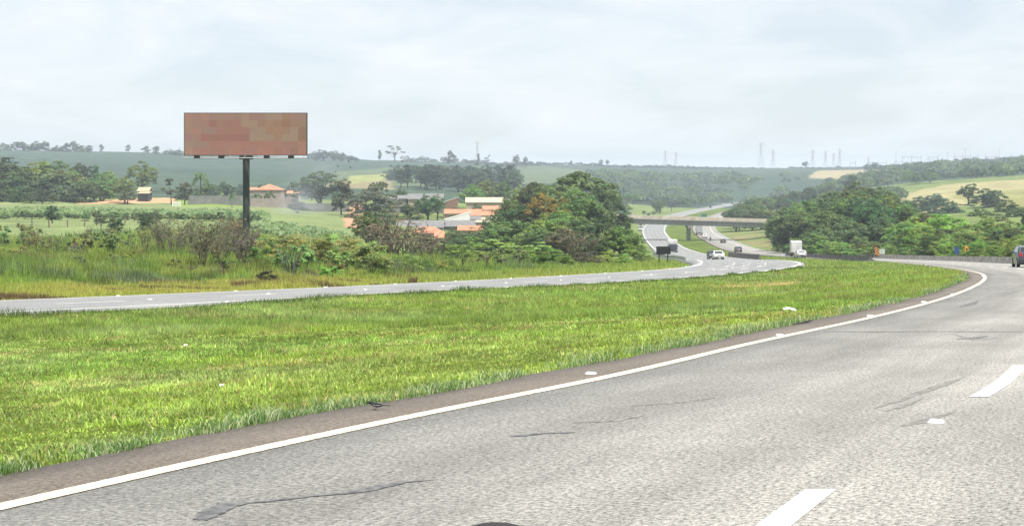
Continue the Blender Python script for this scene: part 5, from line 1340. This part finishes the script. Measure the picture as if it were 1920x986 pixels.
ri = thing('person', (MX, MY, mg), heading(XR, MY), 'rider in dark clothes and helmet sitting on the motorcycle', 'person')
limb_body('body', [(0, -.2, .88), (0, -.12, 1.12), (0, -.05, 1.36), (0, -.02, 1.46), (.2, -.04, 1.38), (.3, .1, 1.15), (.34, .36, 1.08), (-.2, -.04, 1.38), (-.3, .1, 1.15), (-.34, .36, 1.08), (.13, -.15, .86), (.24, .22, .76), (.2, .08, .4), (.2, .2, .34), (-.13, -.15, .86), (-.24, .22, .76), (-.2, .08, .4), (-.2, .2, .34)],
     [(0, 1), (1, 2), (2, 3), (2, 4), (4, 5), (5, 6), (2, 7), (7, 8), (8, 9), (0, 10), (10, 11), (11, 12), (12, 13), (0, 14), (14, 15), (15, 16), (16, 17)], [.17, .16, .17, .07, .09, .065, .045, .09, .065, .045, .11, .085, .06, .05, .11, .085, .06, .05], jk, ri)
hm = bmesh.new(); bmesh.ops.create_uvsphere(hm, u_segments=16, v_segments=10, radius=.15, matrix=Matrix.Translation((0, .0, 1.62)) @ Matrix.Diagonal((.9, 1.05, 1.0, 1))); hme = bpy.data.meshes.new('helmet'); hm.to_mesh(hme); hm.free(); hme.materials.append(M['black']); meshobj('helmet', hme, ri)
# ------------------------------------------------------------------ village
def house(name, px0, px1, ridge, eave, Y, depth, roof, wall, label, kind='gable', wins=(), doors=(), rz=0.0, cat='house', group=None, low=None, hfrac=.2):
    X = PX((px0 + px1) / 2, Y); w_ = (px1 - px0) / F * Y; g = min(Hs(X, Y), Hs(X, Y + depth * .7))
    ze, zr = ZT(eave, Y) - g, ZT(ridge, Y + depth / 2) - g
    if zr - ze < .35: zr = ze + .35
    t = thing(name, (X, Y, g), rz, label, cat, group)
    ov = .35; ww = w_ - 2 * ov
    if kind == 'gable':      # ridge runs across the view
        MB().prism([(ov, -1.0), (depth - ov, -1.0), (depth - ov, ze), (depth / 2, zr - .12), (ov, ze)], 'x', -ww / 2, ww / 2).obj('wall', wall, t)
        MB().prism([(0, ze - .08), (depth / 2, zr), (depth, ze - .08), (depth, ze - .22), (depth / 2, zr - .14), (0, ze - .22)], 'x', -w_ / 2, w_ / 2).obj('roof', roof, t)
    elif kind == 'end':      # gable end towards the view, one slope higher on the right
        MB().prism([(-ww / 2, -1.0), (ww / 2, -1.0), (ww / 2, zr - .2), (-ww / 2, ze)], 'y', .05, depth - ov).obj('wall', wall, t)
        MB().add([(-w_ / 2, 0, ze - .05), (w_ / 2, 0, zr), (w_ / 2, depth, zr), (-w_ / 2, depth, ze - .05), (-w_ / 2, 0, ze - .2), (w_ / 2, 0, zr - .15), (w_ / 2, depth, zr - .15), (-w_ / 2, depth, ze - .2)], [(0, 1, 2, 3), (7, 6, 5, 4), (0, 4, 5, 1), (1, 5, 6, 2), (2, 6, 7, 3), (3, 7, 4, 0)]).obj('roof', roof, t)
    elif kind == 'hip':
        MB().box((0, depth / 2, (ze - 1.0) / 2), (ww, depth - 2 * ov, ze + 1.0)).obj('wall', wall, t)
        h = w_ * hfrac; vs = [(-w_ / 2, 0, ze), (w_ / 2, 0, ze), (w_ / 2, depth, ze), (-w_ / 2, depth, ze), (-h, depth / 2, zr), (h, depth / 2, zr)]
        vs += [(x, y, z - .14) for x, y, z in vs[:4]]
        MB().add(vs, [(0, 1, 5, 4), (1, 2, 5), (2, 3, 4, 5), (3, 0, 4), (0, 6, 7, 1), (1, 7, 8, 2), (2, 8, 9, 3), (3, 9, 6, 0), (9, 8, 7, 6)]).obj('roof', roof, t)
    elif kind == 'flat':
        MB().box((0, depth / 2, (ze - 1.0) / 2), (ww, depth - 2 * ov, ze + 1.0)).obj('wall', wall, t)
        MB().add([(-w_ / 2, 0, ze), (w_ / 2, 0, ze), (w_ / 2, depth, zr), (-w_ / 2, depth, zr), (-w_ / 2, 0, ze - .15), (w_ / 2, 0, ze - .15), (w_ / 2, depth, zr - .15), (-w_ / 2, depth, zr - .15)], [(0, 1, 2, 3), (7, 6, 5, 4), (0, 4, 5, 1), (1, 5, 6, 2), (2, 6, 7, 3), (3, 7, 4, 0)]).obj('roof', roof, t)
    for fx, fz, sw, sh in wins:
        f = MB().box((fx * w_, ov - .01, fz), (sw + .16, .10, sh + .16)).obj('window', M['wall_tan'], t)
        MB().box((fx * w_, ov - .07, fz), (sw, .03, sh)).obj('pane', M['dark_open'], f)
    for fx, sw, sh in doors:
        MB().box((fx * w_, ov - .01, sh / 2), (sw, .09, sh)).obj('door', M['dark_open'], t)
    return t
def wall_thing(px0, px1, top, Y, mat, label, Y1=None, cat='wall', panels=2.4):
    Y1 = Y1 or Y; a, b = Vector((PX(px0, Y), Y)), Vector((PX(px1, Y1), Y1)); t = thing('boundary_wall', (a.x, a.y, Hs(a.x, a.y)), math.atan2(b.y - a.y, b.x - a.x), label, cat)
    L_ = (b - a).length; n = max(1, int(L_ / (panels * 3))); gz_ = min(Hs(a.x, a.y), Hs(b.x, b.y)) - t.location.z
    zt = ZT(top, Y) - t.location.z
    for i in range(n):
        MB().box((L_ * (i + .5) / n, 0, (zt + gz_ - .6) / 2), (L_ / n - .02, .2, zt - gz_ + .6)).obj('panel', mat, t)
    return t
house('house', 475, 528, 345.5, 356, 560, 9.5, M['tile'], M['wall_pink'], 'large house with a pale orange hip roof right of the billboard pole', 'hip', wins=[(-.24, 3.0, .9, .8), (-.1, 3.0, .7, .7), (.03, 3.0, .7, .7), (.24, 3.0, .9, .8)], doors=[(.3, 1.2, 2.1), (-.32, 1.4, 2.1)], hfrac=.03)
house('house', 464, 481, 351, 356, 575, 7, M['tile'], M['wall_pink'], 'low orange-roofed wing behind the billboard pole beside the large house', 'gable')
house('house', 536, 561, 357.5, 362.5, 575, 7, M['tile'], M['wall_tan'], 'smaller orange-roofed house between the hip-roofed house and the smoke', 'gable', wins=[(-.2, 1.4, .9, .8), (.2, 1.4, .9, .8)])
house('shed', 256, 280, 351, 358, 560, 6, M['straw'], M['dark_open'], 'small shed with a straw-coloured roof at the edge of the left wood', 'gable', cat='shed')
house('shed', 256.5, 279, 359.5, 362.5, 552, 5, M['straw'], M['dark_open'], 'low lean-to with a straw-coloured roof in front of the small shed', 'flat', cat='shed')
wall_thing(352, 474, 367, 540, M['wall_grey'], 'long grey boundary wall left of the hip-roofed house')
wall_thing(470, 560, 372, 530, M['wall_pink'], 'brownish garden wall in front of the hip-roofed house')
wall_thing(560, 655, 381, 500, M['wall_grey'], 'low grey wall below the big round dark tree')
# white gate by the thin tree
gt = thing('gate', (PX(331, 505), 505, Hs(PX(331, 505), 505)), 0, 'white wooden gate of upright slats beside the thin grey-green tree', 'gate')
for i in range(9): MB().box((-1.25 + i * .31, 0, .85), (.16, .05, 1.7)).obj('slat', M['wall_white'], gt)
for z in (.4, 1.3): MB().box((0, .06, z), (2.7, .06, .12)).obj('rail', M['wall_white'], gt)
for s in (-1, 1): MB().box((s * 1.42, 0, .95), (.16, .16, 2.1)).obj('post', M['wall_white'], gt)
# village roofs
house('house', 728, 764, 366, 372, 500, 7, M['grey_roof'], M['wall_grey'], 'low house with a dark grey roof at the left end of the village', 'gable', doors=[(.2, 1.0, 2.0)])
house('house', 763, 792, 363, 373, 500, 8, M['grey_roof'], M['wall_tan'], 'tan house with a grey roof beside the dark round tree', 'gable', wins=[(-.2, 1.3, .9, .9)])
house('house', 796, 832, 363, 376, 520, 8, M['grey_roof'], M['wall_grey'], 'house with a plain grey roof left of the brick gable', 'gable')
house('house', 829, 859, 369, 379, 480, 11, M['wall_white'], M['brick'], 'house with a brick end wall and a pale sloping roof edge', 'end')
house('shed', 872, 944, 370, 379, 520, 9, M['cream_roof'], M['wall_tan'], 'long shed with a cream roof behind the orange roofs', 'gable', cat='shed', wins=[(-.3, 1.6, 1, .7), (0, 1.6, 1, .7), (.3, 1.6, 1, .7)])
house('house', 904, 935, 385.5, 393, 470, 7, M['tile'], M['wall_tan'], 'small house with an orange roof standing above the longer orange roofs', 'gable', wins=[(-.1, 1.2, .8, .7)])
house('house', 832, 903, 392, 400, 450, 8, M['tile'], M['wall_tan'], 'long house with an orange tile roof behind the white gable', 'gable', wins=[(-.3, 1.3, .9, .8)])
house('house', 880, 934, 395.5, 403.5, 440, 8, M['tile'], M['wall_tan'], 'orange-roofed house right of and below the long orange roof', 'gable', wins=[(.1, 1.3, .9, .8), (.3, 1.3, .9, .8)])
house('house', 832, 882, 397, 411, 410, 7, M['wall_white'], M['wall_white'], 'house with a big plain white end wall sloping up to the right', 'end')
house('house', 880, 902, 404.5, 411, 415, 6, M['grey_roof'], M['wall_grey'], 'narrow house with a grey roof just right of the white end wall', 'gable')
house('house', 902, 933, 407, 412.5, 415, 6, M['cream_roof'], M['wall_tan'], 'low house with a cream roof right of the narrow grey roof', 'gable')
house('house', 890, 934, 413, 416.5, 395, 5, M['cream_roof'], M['wall_tan'], 'long low cream roof in front of the other cream roof', 'flat')
house('house', 741, 832, 413, 426, 385, 12, M['grey_roof'], M['wall_grey'], 'long dark grey roof on the left in front of the village', 'gable')
house('house', 818, 892, 413, 424, 392, 12, M['grey_roof'], M['wall_grey'], 'long dark grey roof below the white end wall', 'gable')
house('house', 857, 907, 422.5, 431, 350, 7, M['tile'], M['wall_tan'], 'house with a bright orange roof below the long grey roof', 'gable')
house('house', 904, 924, 423.5, 430, 352, 5, M['tile'], M['wall_tan'], 'small orange roof joined to the right of the bright orange roof', 'hip')
house('house', 768, 830, 424.5, 437, 325, 9, M['tile'], M['wall_tan'], 'nearest house with an orange hip roof behind the twiggy bushes', 'hip')
house('house', 813, 833, 435, 445, 312, 6, M['tile'], M['wall_tan'], 'lowest orange roof at the right corner of the nearest house', 'gable')
house('house', 700, 712, 348, 352, 640, 6, M['wall_white'], M['wall_white'], 'tiny pale house half hidden behind the greyish tree', 'gable')

# fence across the field
for i, px in enumerate((60, 92, 127, 158, 181, 207, 234, 259, 290, 318)):
    Y = 238 + i * 1.5; X = PX(px, Y)
    t = MB().tube([(0, 0, -.3), (.03, 0, .7), (.0, .02, 1.35)], [.13, .12, .11], 7).obj('fence_post', M['wood']); t.location = (X, Y, Hs(X, Y)); t.rotation_euler = (random.uniform(-.08, .08), random.uniform(-.08, .08), random.uniform(0, 3))
    tag(t, 'rough wooden fence post in the row across the left field', 'fence post', 'wooden fence posts across the left field')

# ------------------------------------------------------------------ pylons and substation on the skyline
def pylon(px, top, base, Y, kind, label, th=.42):
    X = PX(px, Y); g = Hs(X, Y); hh = ZT(top, Y) - g; t = thing('pylon', (X, Y, g), .25, label, 'pylon')
    def seg(mb, a, b, r=th): mb.tube([a, b], r * .5, 4, caps=False)
    bw_ = hh * .14; tw = hh * .028; mb = MB()
    wz = lambda z: bw_ + (tw - bw_) * min(1, z / (hh * .62)) ** .8
    lv = [0, .2, .36, .5, .62, .74, .86, .97]
    for i in range(len(lv) - 1):
        z0_, z1_ = lv[i] * hh, lv[i + 1] * hh; a, b = wz(z0_), wz(z1_)
        for sx, sy in ((-1, -1), (1, -1), (1, 1), (-1, 1)): seg(mb, (sx * a, sy * a, z0_), (sx * b, sy * b, z1_))
        for s in (-1, 1):
            seg(mb, (-a, s * a, z0_), (b, s * b, z1_), th * .6); seg(mb, (a, s * a, z0_), (-b, s * b, z1_), th * .6)
            seg(mb, (-b, s * b, z1_), (b, s * b, z1_), th * .6)
    mb.obj('tower', M['steel_far'], t)
    arms = {'three': ((.66, .16), (.78, .19), (.90, .14)), 'wide': ((.70, .17), (.86, .20)), 'small': ((.80, .16), (.93, .12))}[kind]
    for fz, wl in arms:
        m2 = MB(); z = fz * hh; e = wl * hh
        for s in (-1, 1):
            seg(m2, (0, 0, z - .015 * hh), (s * e, 0, z)); seg(m2, (0, 0, z + .045 * hh), (s * e, 0, z), th * .7)
            m2.tube([(s * e, 0, z), (s * e, 0, z - .05 * hh)], th * .35, 4)
        m2.obj('cross_arm', M['steel_far'], t)
    if kind == 'wide':
        m2 = MB()
        for s in (-1, 1): seg(m2, (s * tw, 0, .86 * hh), (s * .11 * hh, 0, hh)); 
        m2.obj('peak', M['steel_far'], t)
    return t, hh
PY = {}
for key, px, top, Y, kind, l in [('a', 895, 264, 2300, 'wide', 'pylon behind the pointed tree, leftmost on the skyline'), ('b', 1247.5, 282, 2550, 'three', 'left one of two close pylons above the far hedge'), ('c', 1267.5, 285, 2600, 'small', 'right slimmer one of two close pylons above the far hedge'),
    ('d', 1427, 266, 2500, 'wide', 'tallest pylon, standing beside a smaller one'), ('e', 1449.5, 280, 2550, 'small', 'smaller pylon just right of the tallest pylon'), ('f', 1524, 280, 2500, 'three', 'single pylon right of the round skyline tree'),
    ('g', 1548, 282, 2550, 'three', 'first pylon of the three by the substation'), ('h', 1563, 286, 2650, 'small', 'faint middle pylon of the three by the substation'), ('i', 1574.5, 278, 2500, 'three', 'highest pylon of the three by the substation'), ('j', 337, 276, 2300, 'small', 'faint slim pylon just left of the billboard')]:
    PY[key] = (pylon(px, top, 310, Y, kind, l), px, top, Y)
def cable(a, b, label, fz=.86, sag=9):
    (ta, ha), (tb, hb) = PY[a][0], PY[b][0]; p, q = ta.location, tb.location; z0_, z1_ = p.z + ha * fz, q.z + hb * fz
    pts_ = []
    for i in range(17):
        u_ = i / 16; pts_.append((p.x + (q.x - p.x) * u_, p.y + (q.y - p.y) * u_, z0_ + (z1_ - z0_) * u_ - sag * 4 * u_ * (1 - u_)))
    o = MB().tube(pts_, .10, 4, caps=False).obj('power_cable', M['steel_far']); return tag(o, label, 'cable')
cable('a', 'b', 'thin power cable hanging between the leftmost pylon and the close pair', sag=16)
cable('b', 'd', 'power cable between the close pair and the tallest pylon', sag=12)
cable('e', 'f', 'power cable from the smaller pylon to the one by the round tree', sag=7)
cable('f', 'g', 'short power cable between the single pylon and the first of three', sag=3)
def gantry(x0, x1, top, mid, Y, label, posts, beams, low=None):
    X = PX((x0 + x1) / 2, Y); g = Hs(X, Y); t = thing('substation_frame', (X, Y, g), 0, label, 'steel frame')
    w_ = (x1 - x0) / F * Y; zt = ZT(top, Y) - g; zm = ZT(mid, Y) - g
    for i in range(posts):
        x_ = -w_ / 2 + w_ * i / (posts - 1); MB().box((x_, 0, (zt + 1) / 2 - 1), (.8, .8, zt + 2)).obj('post', M['steel_far'], t)
        MB().tube([(x_, 0, zt), (x_, 0, zt + 3.5)], .18, 4).obj('spike', M['steel_far'], t)
    for b in range(beams):
        z = zm - b * 4.2; MB().box((0, 0, z), (w_, .7, .8)).obj('beam', M['steel_far'], t)
        for k in range(int(w_ / 6)): MB().tube([(-w_ / 2 + 3 + k * 6, 0, z - .4), (-w_ / 2 + 3 + k * 6, 0, z - 2.6)], .16, 4).obj('insulator', M['steel_far'], t)
    return t
gantry(1692, 1727, 293.5, 295, 2150, 'left tall steel frame of the substation with three posts', 3, 1)
gantry(1740, 1759, 293.5, 295, 2150, 'narrow steel frame in the middle of the substation', 2, 2)
gantry(1790, 1834, 291.5, 293.5, 2120, 'right wide steel frame of the substation nearest the ridge trees', 4, 2)
gantry(1678, 1735, 303, 304.5, 2200, 'low long steel frame below the left tall frame of the substation', 5, 1)
gantry(1630, 1662, 304.5, 305.5, 2250, 'low steel frame at the left end of the substation', 3, 1)
gantry(1594, 1604, 304, 305.5, 2250, 'smallest low steel frame just right of the three pylons', 2, 1)
gantry(1848, 1868, 292, 294, 2120, 'small steel frame behind the ridge trees, left of two', 2, 1)
gantry(1898, 1930, 292, 294.5, 2120, 'steel frame behind the ridge trees at the right edge', 3, 1)
pylon(1628, 295, 310, 2300, 'small', 'short lattice mast at the left end of the substation')
for px, top, l in [(1680, 285, 'slim lighting mast left of the tall substation frames'), (1777, 287, 'slim lighting mast in the middle of the substation'), (1810, 279, 'tallest lighting mast above the right substation frame'), (1874, 281, 'slim lighting mast above the ridge trees at the right')]:
    Y = 2180; X = PX(px, Y); g = Hs(X, Y); hh = ZT(top, Y) - g; t = thing('lighting_mast', (X, Y, g), 0, l, 'mast')
    MB().tube([(0, 0, -1), (0, 0, hh)], [.4, .25], 6).obj('pole', M['steel_far'], t); MB().box((0, 0, hh), (2.6, 1.2, .6)).obj('lamp_head', M['steel_far'], t)

# ------------------------------------------------------------------ road studs, litter, birds
def stud_mesh():
    mb = MB(); mb.add([(-.06, -.05, 0), (.06, -.05, 0), (.06, .05, 0), (-.06, .05, 0), (-.045, -.025, .02), (.045, -.025, .02), (.045, .025, .02), (-.045, .025, .02)], [(3, 2, 1, 0), (4, 5, 6, 7), (0, 1, 5, 4), (1, 2, 6, 5), (2, 3, 7, 6), (3, 0, 4, 7)])
    return mb.mesh('road_stud', M['white'])
SM = stud_mesh()
def stud(x, y, E, label, group, s=1.0):
    o = meshobj('road_stud', SM); o.location = (x, y, float(np.interp(y, rows, E(rows))) + .034); o.rotation_euler = (0, 0, -.4); o.scale = (s, s, s)
    tag(o, label, 'road stud', group)
for i, (px, py) in enumerate([(1108, 706), (1462, 632), (1632, 595.5), (1732, 569), (1787, 554), (1818, 543), (1835, 535), (1843, 528), (1843, 519)]):
    Y = inv(py, ER); stud(PX(px, Y), Y, ER, 'white road stud on the brown shoulder beside the edge line', 'studs along the near edge line', 0.9 if i < 2 else 1.1)
stud(PX(1755, inv(799, ER)), inv(799, ER), ER, 'white road stud in the gap of the lane dashes on the near road', None)
y = 60.0
while y < 190:
    for f_, l_ in ((off(XLF, -.35), 'studs along the far edge line of the other carriageway'), (frac(.5), 'studs along the lanes of the other carriageway'), (off(XLN, .3), 'studs along the median side of the other carriageway')):
        yy = y + (3 if 'lanes' in l_ else 0); stud(float(f_(yy)), yy, EL, {'f': 'white stud along the far edge of the other carriageway', 'l': 'white stud between the lanes of the other carriageway', 'm': 'white stud along the median edge of the other carriageway'}['f' if 'far' in l_ else 'l' if 'lanes' in l_ else 'm'], l_, 1.3)
    y = march(XLF, y, 9.0)
def on_ground(px, py, E_off=0.0):
    """walk down the line of sight to the ground"""
    for Y in np.arange(5, 200, .05):
        if Hs(PX(px, Y), Y) >= ZT(py, Y): return PX(px, Y), Y
    return PX(px, 50), 50
def litter(px, py, size, label, seed):
    x_, y_ = on_ground(px, py); rr = random.Random(seed); bm = bmesh.new(); bmesh.ops.create_grid(bm, x_segments=7, y_segments=5, size=.5)
    for v in bm.verts: v.co.z = .10 * math.sin(v.co.x * 7 + seed) * math.cos(v.co.y * 6) + rr.uniform(-.04, .05) + .12; v.co.x += rr.uniform(-.05, .05); v.co.y += rr.uniform(-.05, .05)
    bmesh.ops.solidify(bm, geom=bm.faces[:], thickness=.02)
    me = bpy.data.meshes.new('scrap'); bm.to_mesh(me); bm.free(); me.materials.append(M['paper'])
    o = meshobj('paper_scrap', me); o.location = (x_, y_, Hs(x_, y_) + .06); o.scale = size; o.rotation_euler = (.25, .05, rr.uniform(-.3, .3)); tag(o, label, 'litter')
litter(348, 653, (.085, .07, .16), 'small white scrap of paper lying in the left part of the median grass', 3)
litter(1480, 585, (.30, .13, .18), 'white crumpled rag in the right part of the median grass', 5)
litter(415, 733, (.05, .05, .12), 'tiny white scrap in the grass near the shoulder', 8)
# black strip of debris on the edge of the shoulder
Y = inv(610, ER); o = MB().tube([(-.4, -.7, .01), (-.15, -.3, .02), (.1, .2, .01), (.35, .6, .02)], [.015, .025, .025, .01], 6).obj('rubber_strip', M['rubber']); o.location = (PX(1500, Y), Y, Hs(PX(1500, Y), Y) + .02); tag(o, 'black strip of torn tyre on the edge of the brown shoulder', 'debris')
# small bird on the shoulder, head to the left
byy = inv(775, ER); bxx = PX(706, byy)
bird = thing('bird', (bxx, byy, float(ER(byy)) + .035), 0, 'small black and grey bird with a long tail standing on the brown shoulder', 'bird')
def skin_piece(name, verts, edges, rad, mat, par):
    return limb_body(name, verts, edges, rad, mat, par)
bd = skin_piece('body', [(0, 0, .038), (-.028, 0, .045), (-.046, 0, .058), (-.062, 0, .062), (-.078, 0, .059), (-.09, 0, .055), (.03, 0, .036), (.055, 0, .036)], [(0, 1), (1, 2), (2, 3), (3, 4), (4, 5), (0, 6), (6, 7)], [.021, .019, .013, .014, .006, .002, .015, .007], M['feather_black'], bird)
wing = MB()
for s in (-1, 1): wing.add([(-.035, s * .016, .05), (-.01, s * .0225, .058), (.04, s * .016, .046), (.062, s * .006, .038), (.02, s * .0235, .036), (-.02, s * .0225, .036), (0, s * .015, .045)], [(0, 1, 6), (1, 2, 6), (2, 3, 6), (3, 4, 6), (4, 5, 6), (5, 0, 6)])
wing.add([(-.03, -.016, .0585), (-.03, .016, .0585), (.04, .013, .0535), (.04, -.013, .0535)], [(0, 1, 2, 3)])
wing.obj('wings', M['feather_grey'], bird)
MB().add([(.045, -.007, .040), (.045, .007, .040), (.115, .010, .036), (.115, -.010, .034), (.045, -.007, .035), (.045, .007, .035), (.115, .010, .033), (.115, -.010, .031)], [(0, 1, 2, 3), (7, 6, 5, 4), (0, 4, 5, 1), (1, 5, 6, 2), (2, 6, 7, 3), (3, 7, 4, 0)]).obj('tail', M['feather_black'], bird)
for s in (-1, 1): MB().tube([(-.005, s * .008, .03), (-.002, s * .009, .015), (-.008, s * .010, .0)], .0022, 5).tube([(-.008, s * .01, .001), (-.024, s * .012, .001)], .0016, 4).obj('leg', M['feather_black'], bird)
# birds in the air over the valley
fm = MB()
fm.tube([(-.32, 0, 0), (-.15, 0, .02), (.1, 0, .02), (.34, 0, 0)], [.02, .09, .08, .03], 8)
for s in (-1, 1): fm.add([(-.14, s * .05, .03), (.08, s * .05, .03), (.10, s * .45, .16), (-.02, s * .85, .10), (-.16, s * .48, .17), (-.14, s * .05, .05), (.08, s * .05, .05), (.10, s * .45, .175), (-.02, s * .85, .11), (-.16, s * .48, .185)], [(0, 1, 2, 4), (2, 3, 4), (9, 7, 6, 5), (9, 8, 7), (0, 4, 9, 5), (1, 6, 7, 2), (2, 7, 8, 3), (3, 8, 9, 4)])
FM = fm.mesh('flying_bird', M['feather_black'])
for i, (px, py) in enumerate([(654, 303), (634, 312), (629, 323), (732, 311), (754, 303.5), (657, 314)]):
    Y = 260 + 15 * i; o = meshobj('flying_bird', FM); o.location = (PX(px, Y), Y, ZT(py, Y)); o.rotation_euler = (random.uniform(-.4, .4), .1, random.uniform(-.5, .5)); o.scale = (.75,) * 3
    tag(o, 'small dark bird flying in front of the cane hill right of the billboard', 'bird', 'birds flying over the valley')

# the bonnet of the car the picture was taken from: its washer nozzle shows at the bottom edge
HX = float(R(0)); cx_, cy_ = PX(930, 1.95), 1.95
own = thing('car', (cx_, cy_ - .9, 0.0), -.42, 'dark nozzle on the bonnet of the car at the bottom edge of the picture', 'car')
ztop = ZT(979.5, cy_) - .0
zb = ztop - .028
zh = zb - .045
gv = []
for iy in range(13):
    for ix in range(13):
        x_ = -.85 + 1.7 * ix / 12; y_ = -.25 + 1.75 * iy / 12
        gv.append((x_, y_, zh - .30 * x_ * x_ - .34 * max(0, y_ - .80) - .6 * max(0, y_ - 1.15) ** 2))
gf = [(a * 13 + b, a * 13 + b + 1, a * 13 + b + 14, a * 13 + b + 13) for a in range(12) for b in range(12)]
top_ = [12 * 13 + b for b in range(13)]
nv = len(gv); gv += [(gv[k][0], gv[k][1] + .03, .30) for k in top_]; gf += [(top_[b], top_[b + 1], nv + b + 1, nv + b) for b in range(12)]
for e in (0, 12):
    ee = [a * 13 + e for a in range(13)]; nv = len(gv); gv += [(gv[k][0], gv[k][1], .35) for k in ee]; gf += [(ee[a], ee[a + 1], nv + a + 1, nv + a) for a in range(12)]
MB().add(gv, gf).obj('bonnet', M['car_black'], own, sm=True)
co, si = math.cos(.42), math.sin(.42)
lx, ly = co * 0 - si * .9, si * 0 + co * .9          # the nozzle in the car's own axes
lx, ly = (0 * co + .9 * -si), (.9 * co)
nz = bmesh.new(); bmesh.ops.create_uvsphere(nz, u_segments=20, v_segments=12, radius=1, matrix=Matrix.Translation((lx, ly, ztop - .055)) @ Matrix.Rotation(.42, 4, 'Z') @ Matrix.Diagonal((.085, .05, .055, 1)))
nme = bpy.data.meshes.new('washer_nozzle'); nz.to_mesh(nme); nz.free(); nme.materials.append(M['rubber']); nme.polygons.foreach_set('use_smooth', [True] * len(nme.polygons)); meshobj('washer_nozzle', nme, own)
for s in (-1, 1): wheel(own, s * .76, .65, .33, .2)

# ------------------------------------------------------------------ smoke and air
def volume_mat(name, dens, col, aniso=0.0, blob=None):
    m = bpy.data.materials.new(name); m.use_nodes = True; t = m.node_tree; t.nodes.clear()
    o = t.nodes.new('ShaderNodeOutputMaterial'); v = t.nodes.new('ShaderNodeVolumePrincipled')
    v.inputs['Color'].default_value = (*col, 1); v.inputs['Density'].default_value = dens; v.inputs['Anisotropy'].default_value = aniso
    t.links.new(v.outputs[0], o.inputs['Volume']); return m, t, v
hz, _, _ = volume_mat('air', 0.00021, (.76, .88, 1.0), 0.0)
hb = MB().box((0, 0, 0), (24000, 24000, 1)).mesh('haze', hz)
haze = tag(meshobj('haze', hb), kind='stuff')
allz = ZZ.min(); zlo, zhi = float(allz) - 1.0, 110.0
haze.location = (0, 0, (zlo + zhi) / 2); haze.scale = (1, 1, zhi - zlo)

def smoke_puff(px, py, Y, rx, ry, rz_, dens, seed):
    m, t, v = volume_mat('smoke', dens, (.88, .93, 1.0))
    tcn = t.nodes.new('ShaderNodeTexCoord'); ln = t.nodes.new('ShaderNodeVectorMath'); ln.operation = 'LENGTH'; t.links.new(tcn.outputs['Object'], ln.inputs[0])
    mr = t.nodes.new('ShaderNodeMapRange'); mr.inputs['From Min'].default_value = 1.0; mr.inputs['From Max'].default_value = .1; mr.inputs['To Min'].default_value = 0; mr.inputs['To Max'].default_value = dens
    mr.interpolation_type = 'SMOOTHSTEP'; t.links.new(ln.outputs['Value'], mr.inputs['Value'])
    n = t.nodes.new('ShaderNodeTexNoise'); n.inputs['Scale'].default_value = 1.8; n.inputs['Detail'].default_value = 3; t.links.new(tcn.outputs['Object'], n.inputs['Vector'])
    m2 = t.nodes.new('ShaderNodeMapRange'); m2.inputs['From Min'].default_value = .35; m2.inputs['From Max'].default_value = .7; m2.inputs['To Max'].default_value = 1.6; t.links.new(n.outputs['Fac'], m2.inputs['Value'])
    mu = t.nodes.new('ShaderNodeMath'); mu.operation = 'MULTIPLY'; t.links.new(mr.outputs[0], mu.inputs[0]); t.links.new(m2.outputs[0], mu.inputs[1]); t.links.new(mu.outputs[0], v.inputs['Density'])
    bm = bmesh.new(); bmesh.ops.create_icosphere(bm, subdivisions=3, radius=1); me = bpy.data.meshes.new('smoke'); bm.to_mesh(me); bm.free(); me.materials.append(m)
    o = meshobj('smoke', me); o.location = (PX(px, Y), Y, ZT(py, Y)); o.scale = (rx, ry, rz_); o.rotation_euler = (0, .25, 0); tag(o, kind='stuff')
smoke_puff(556, 388, 440, 10, 14, 11, .024, 1)
smoke_puff(590, 335, 470, 13, 16, 15, .006, 2)
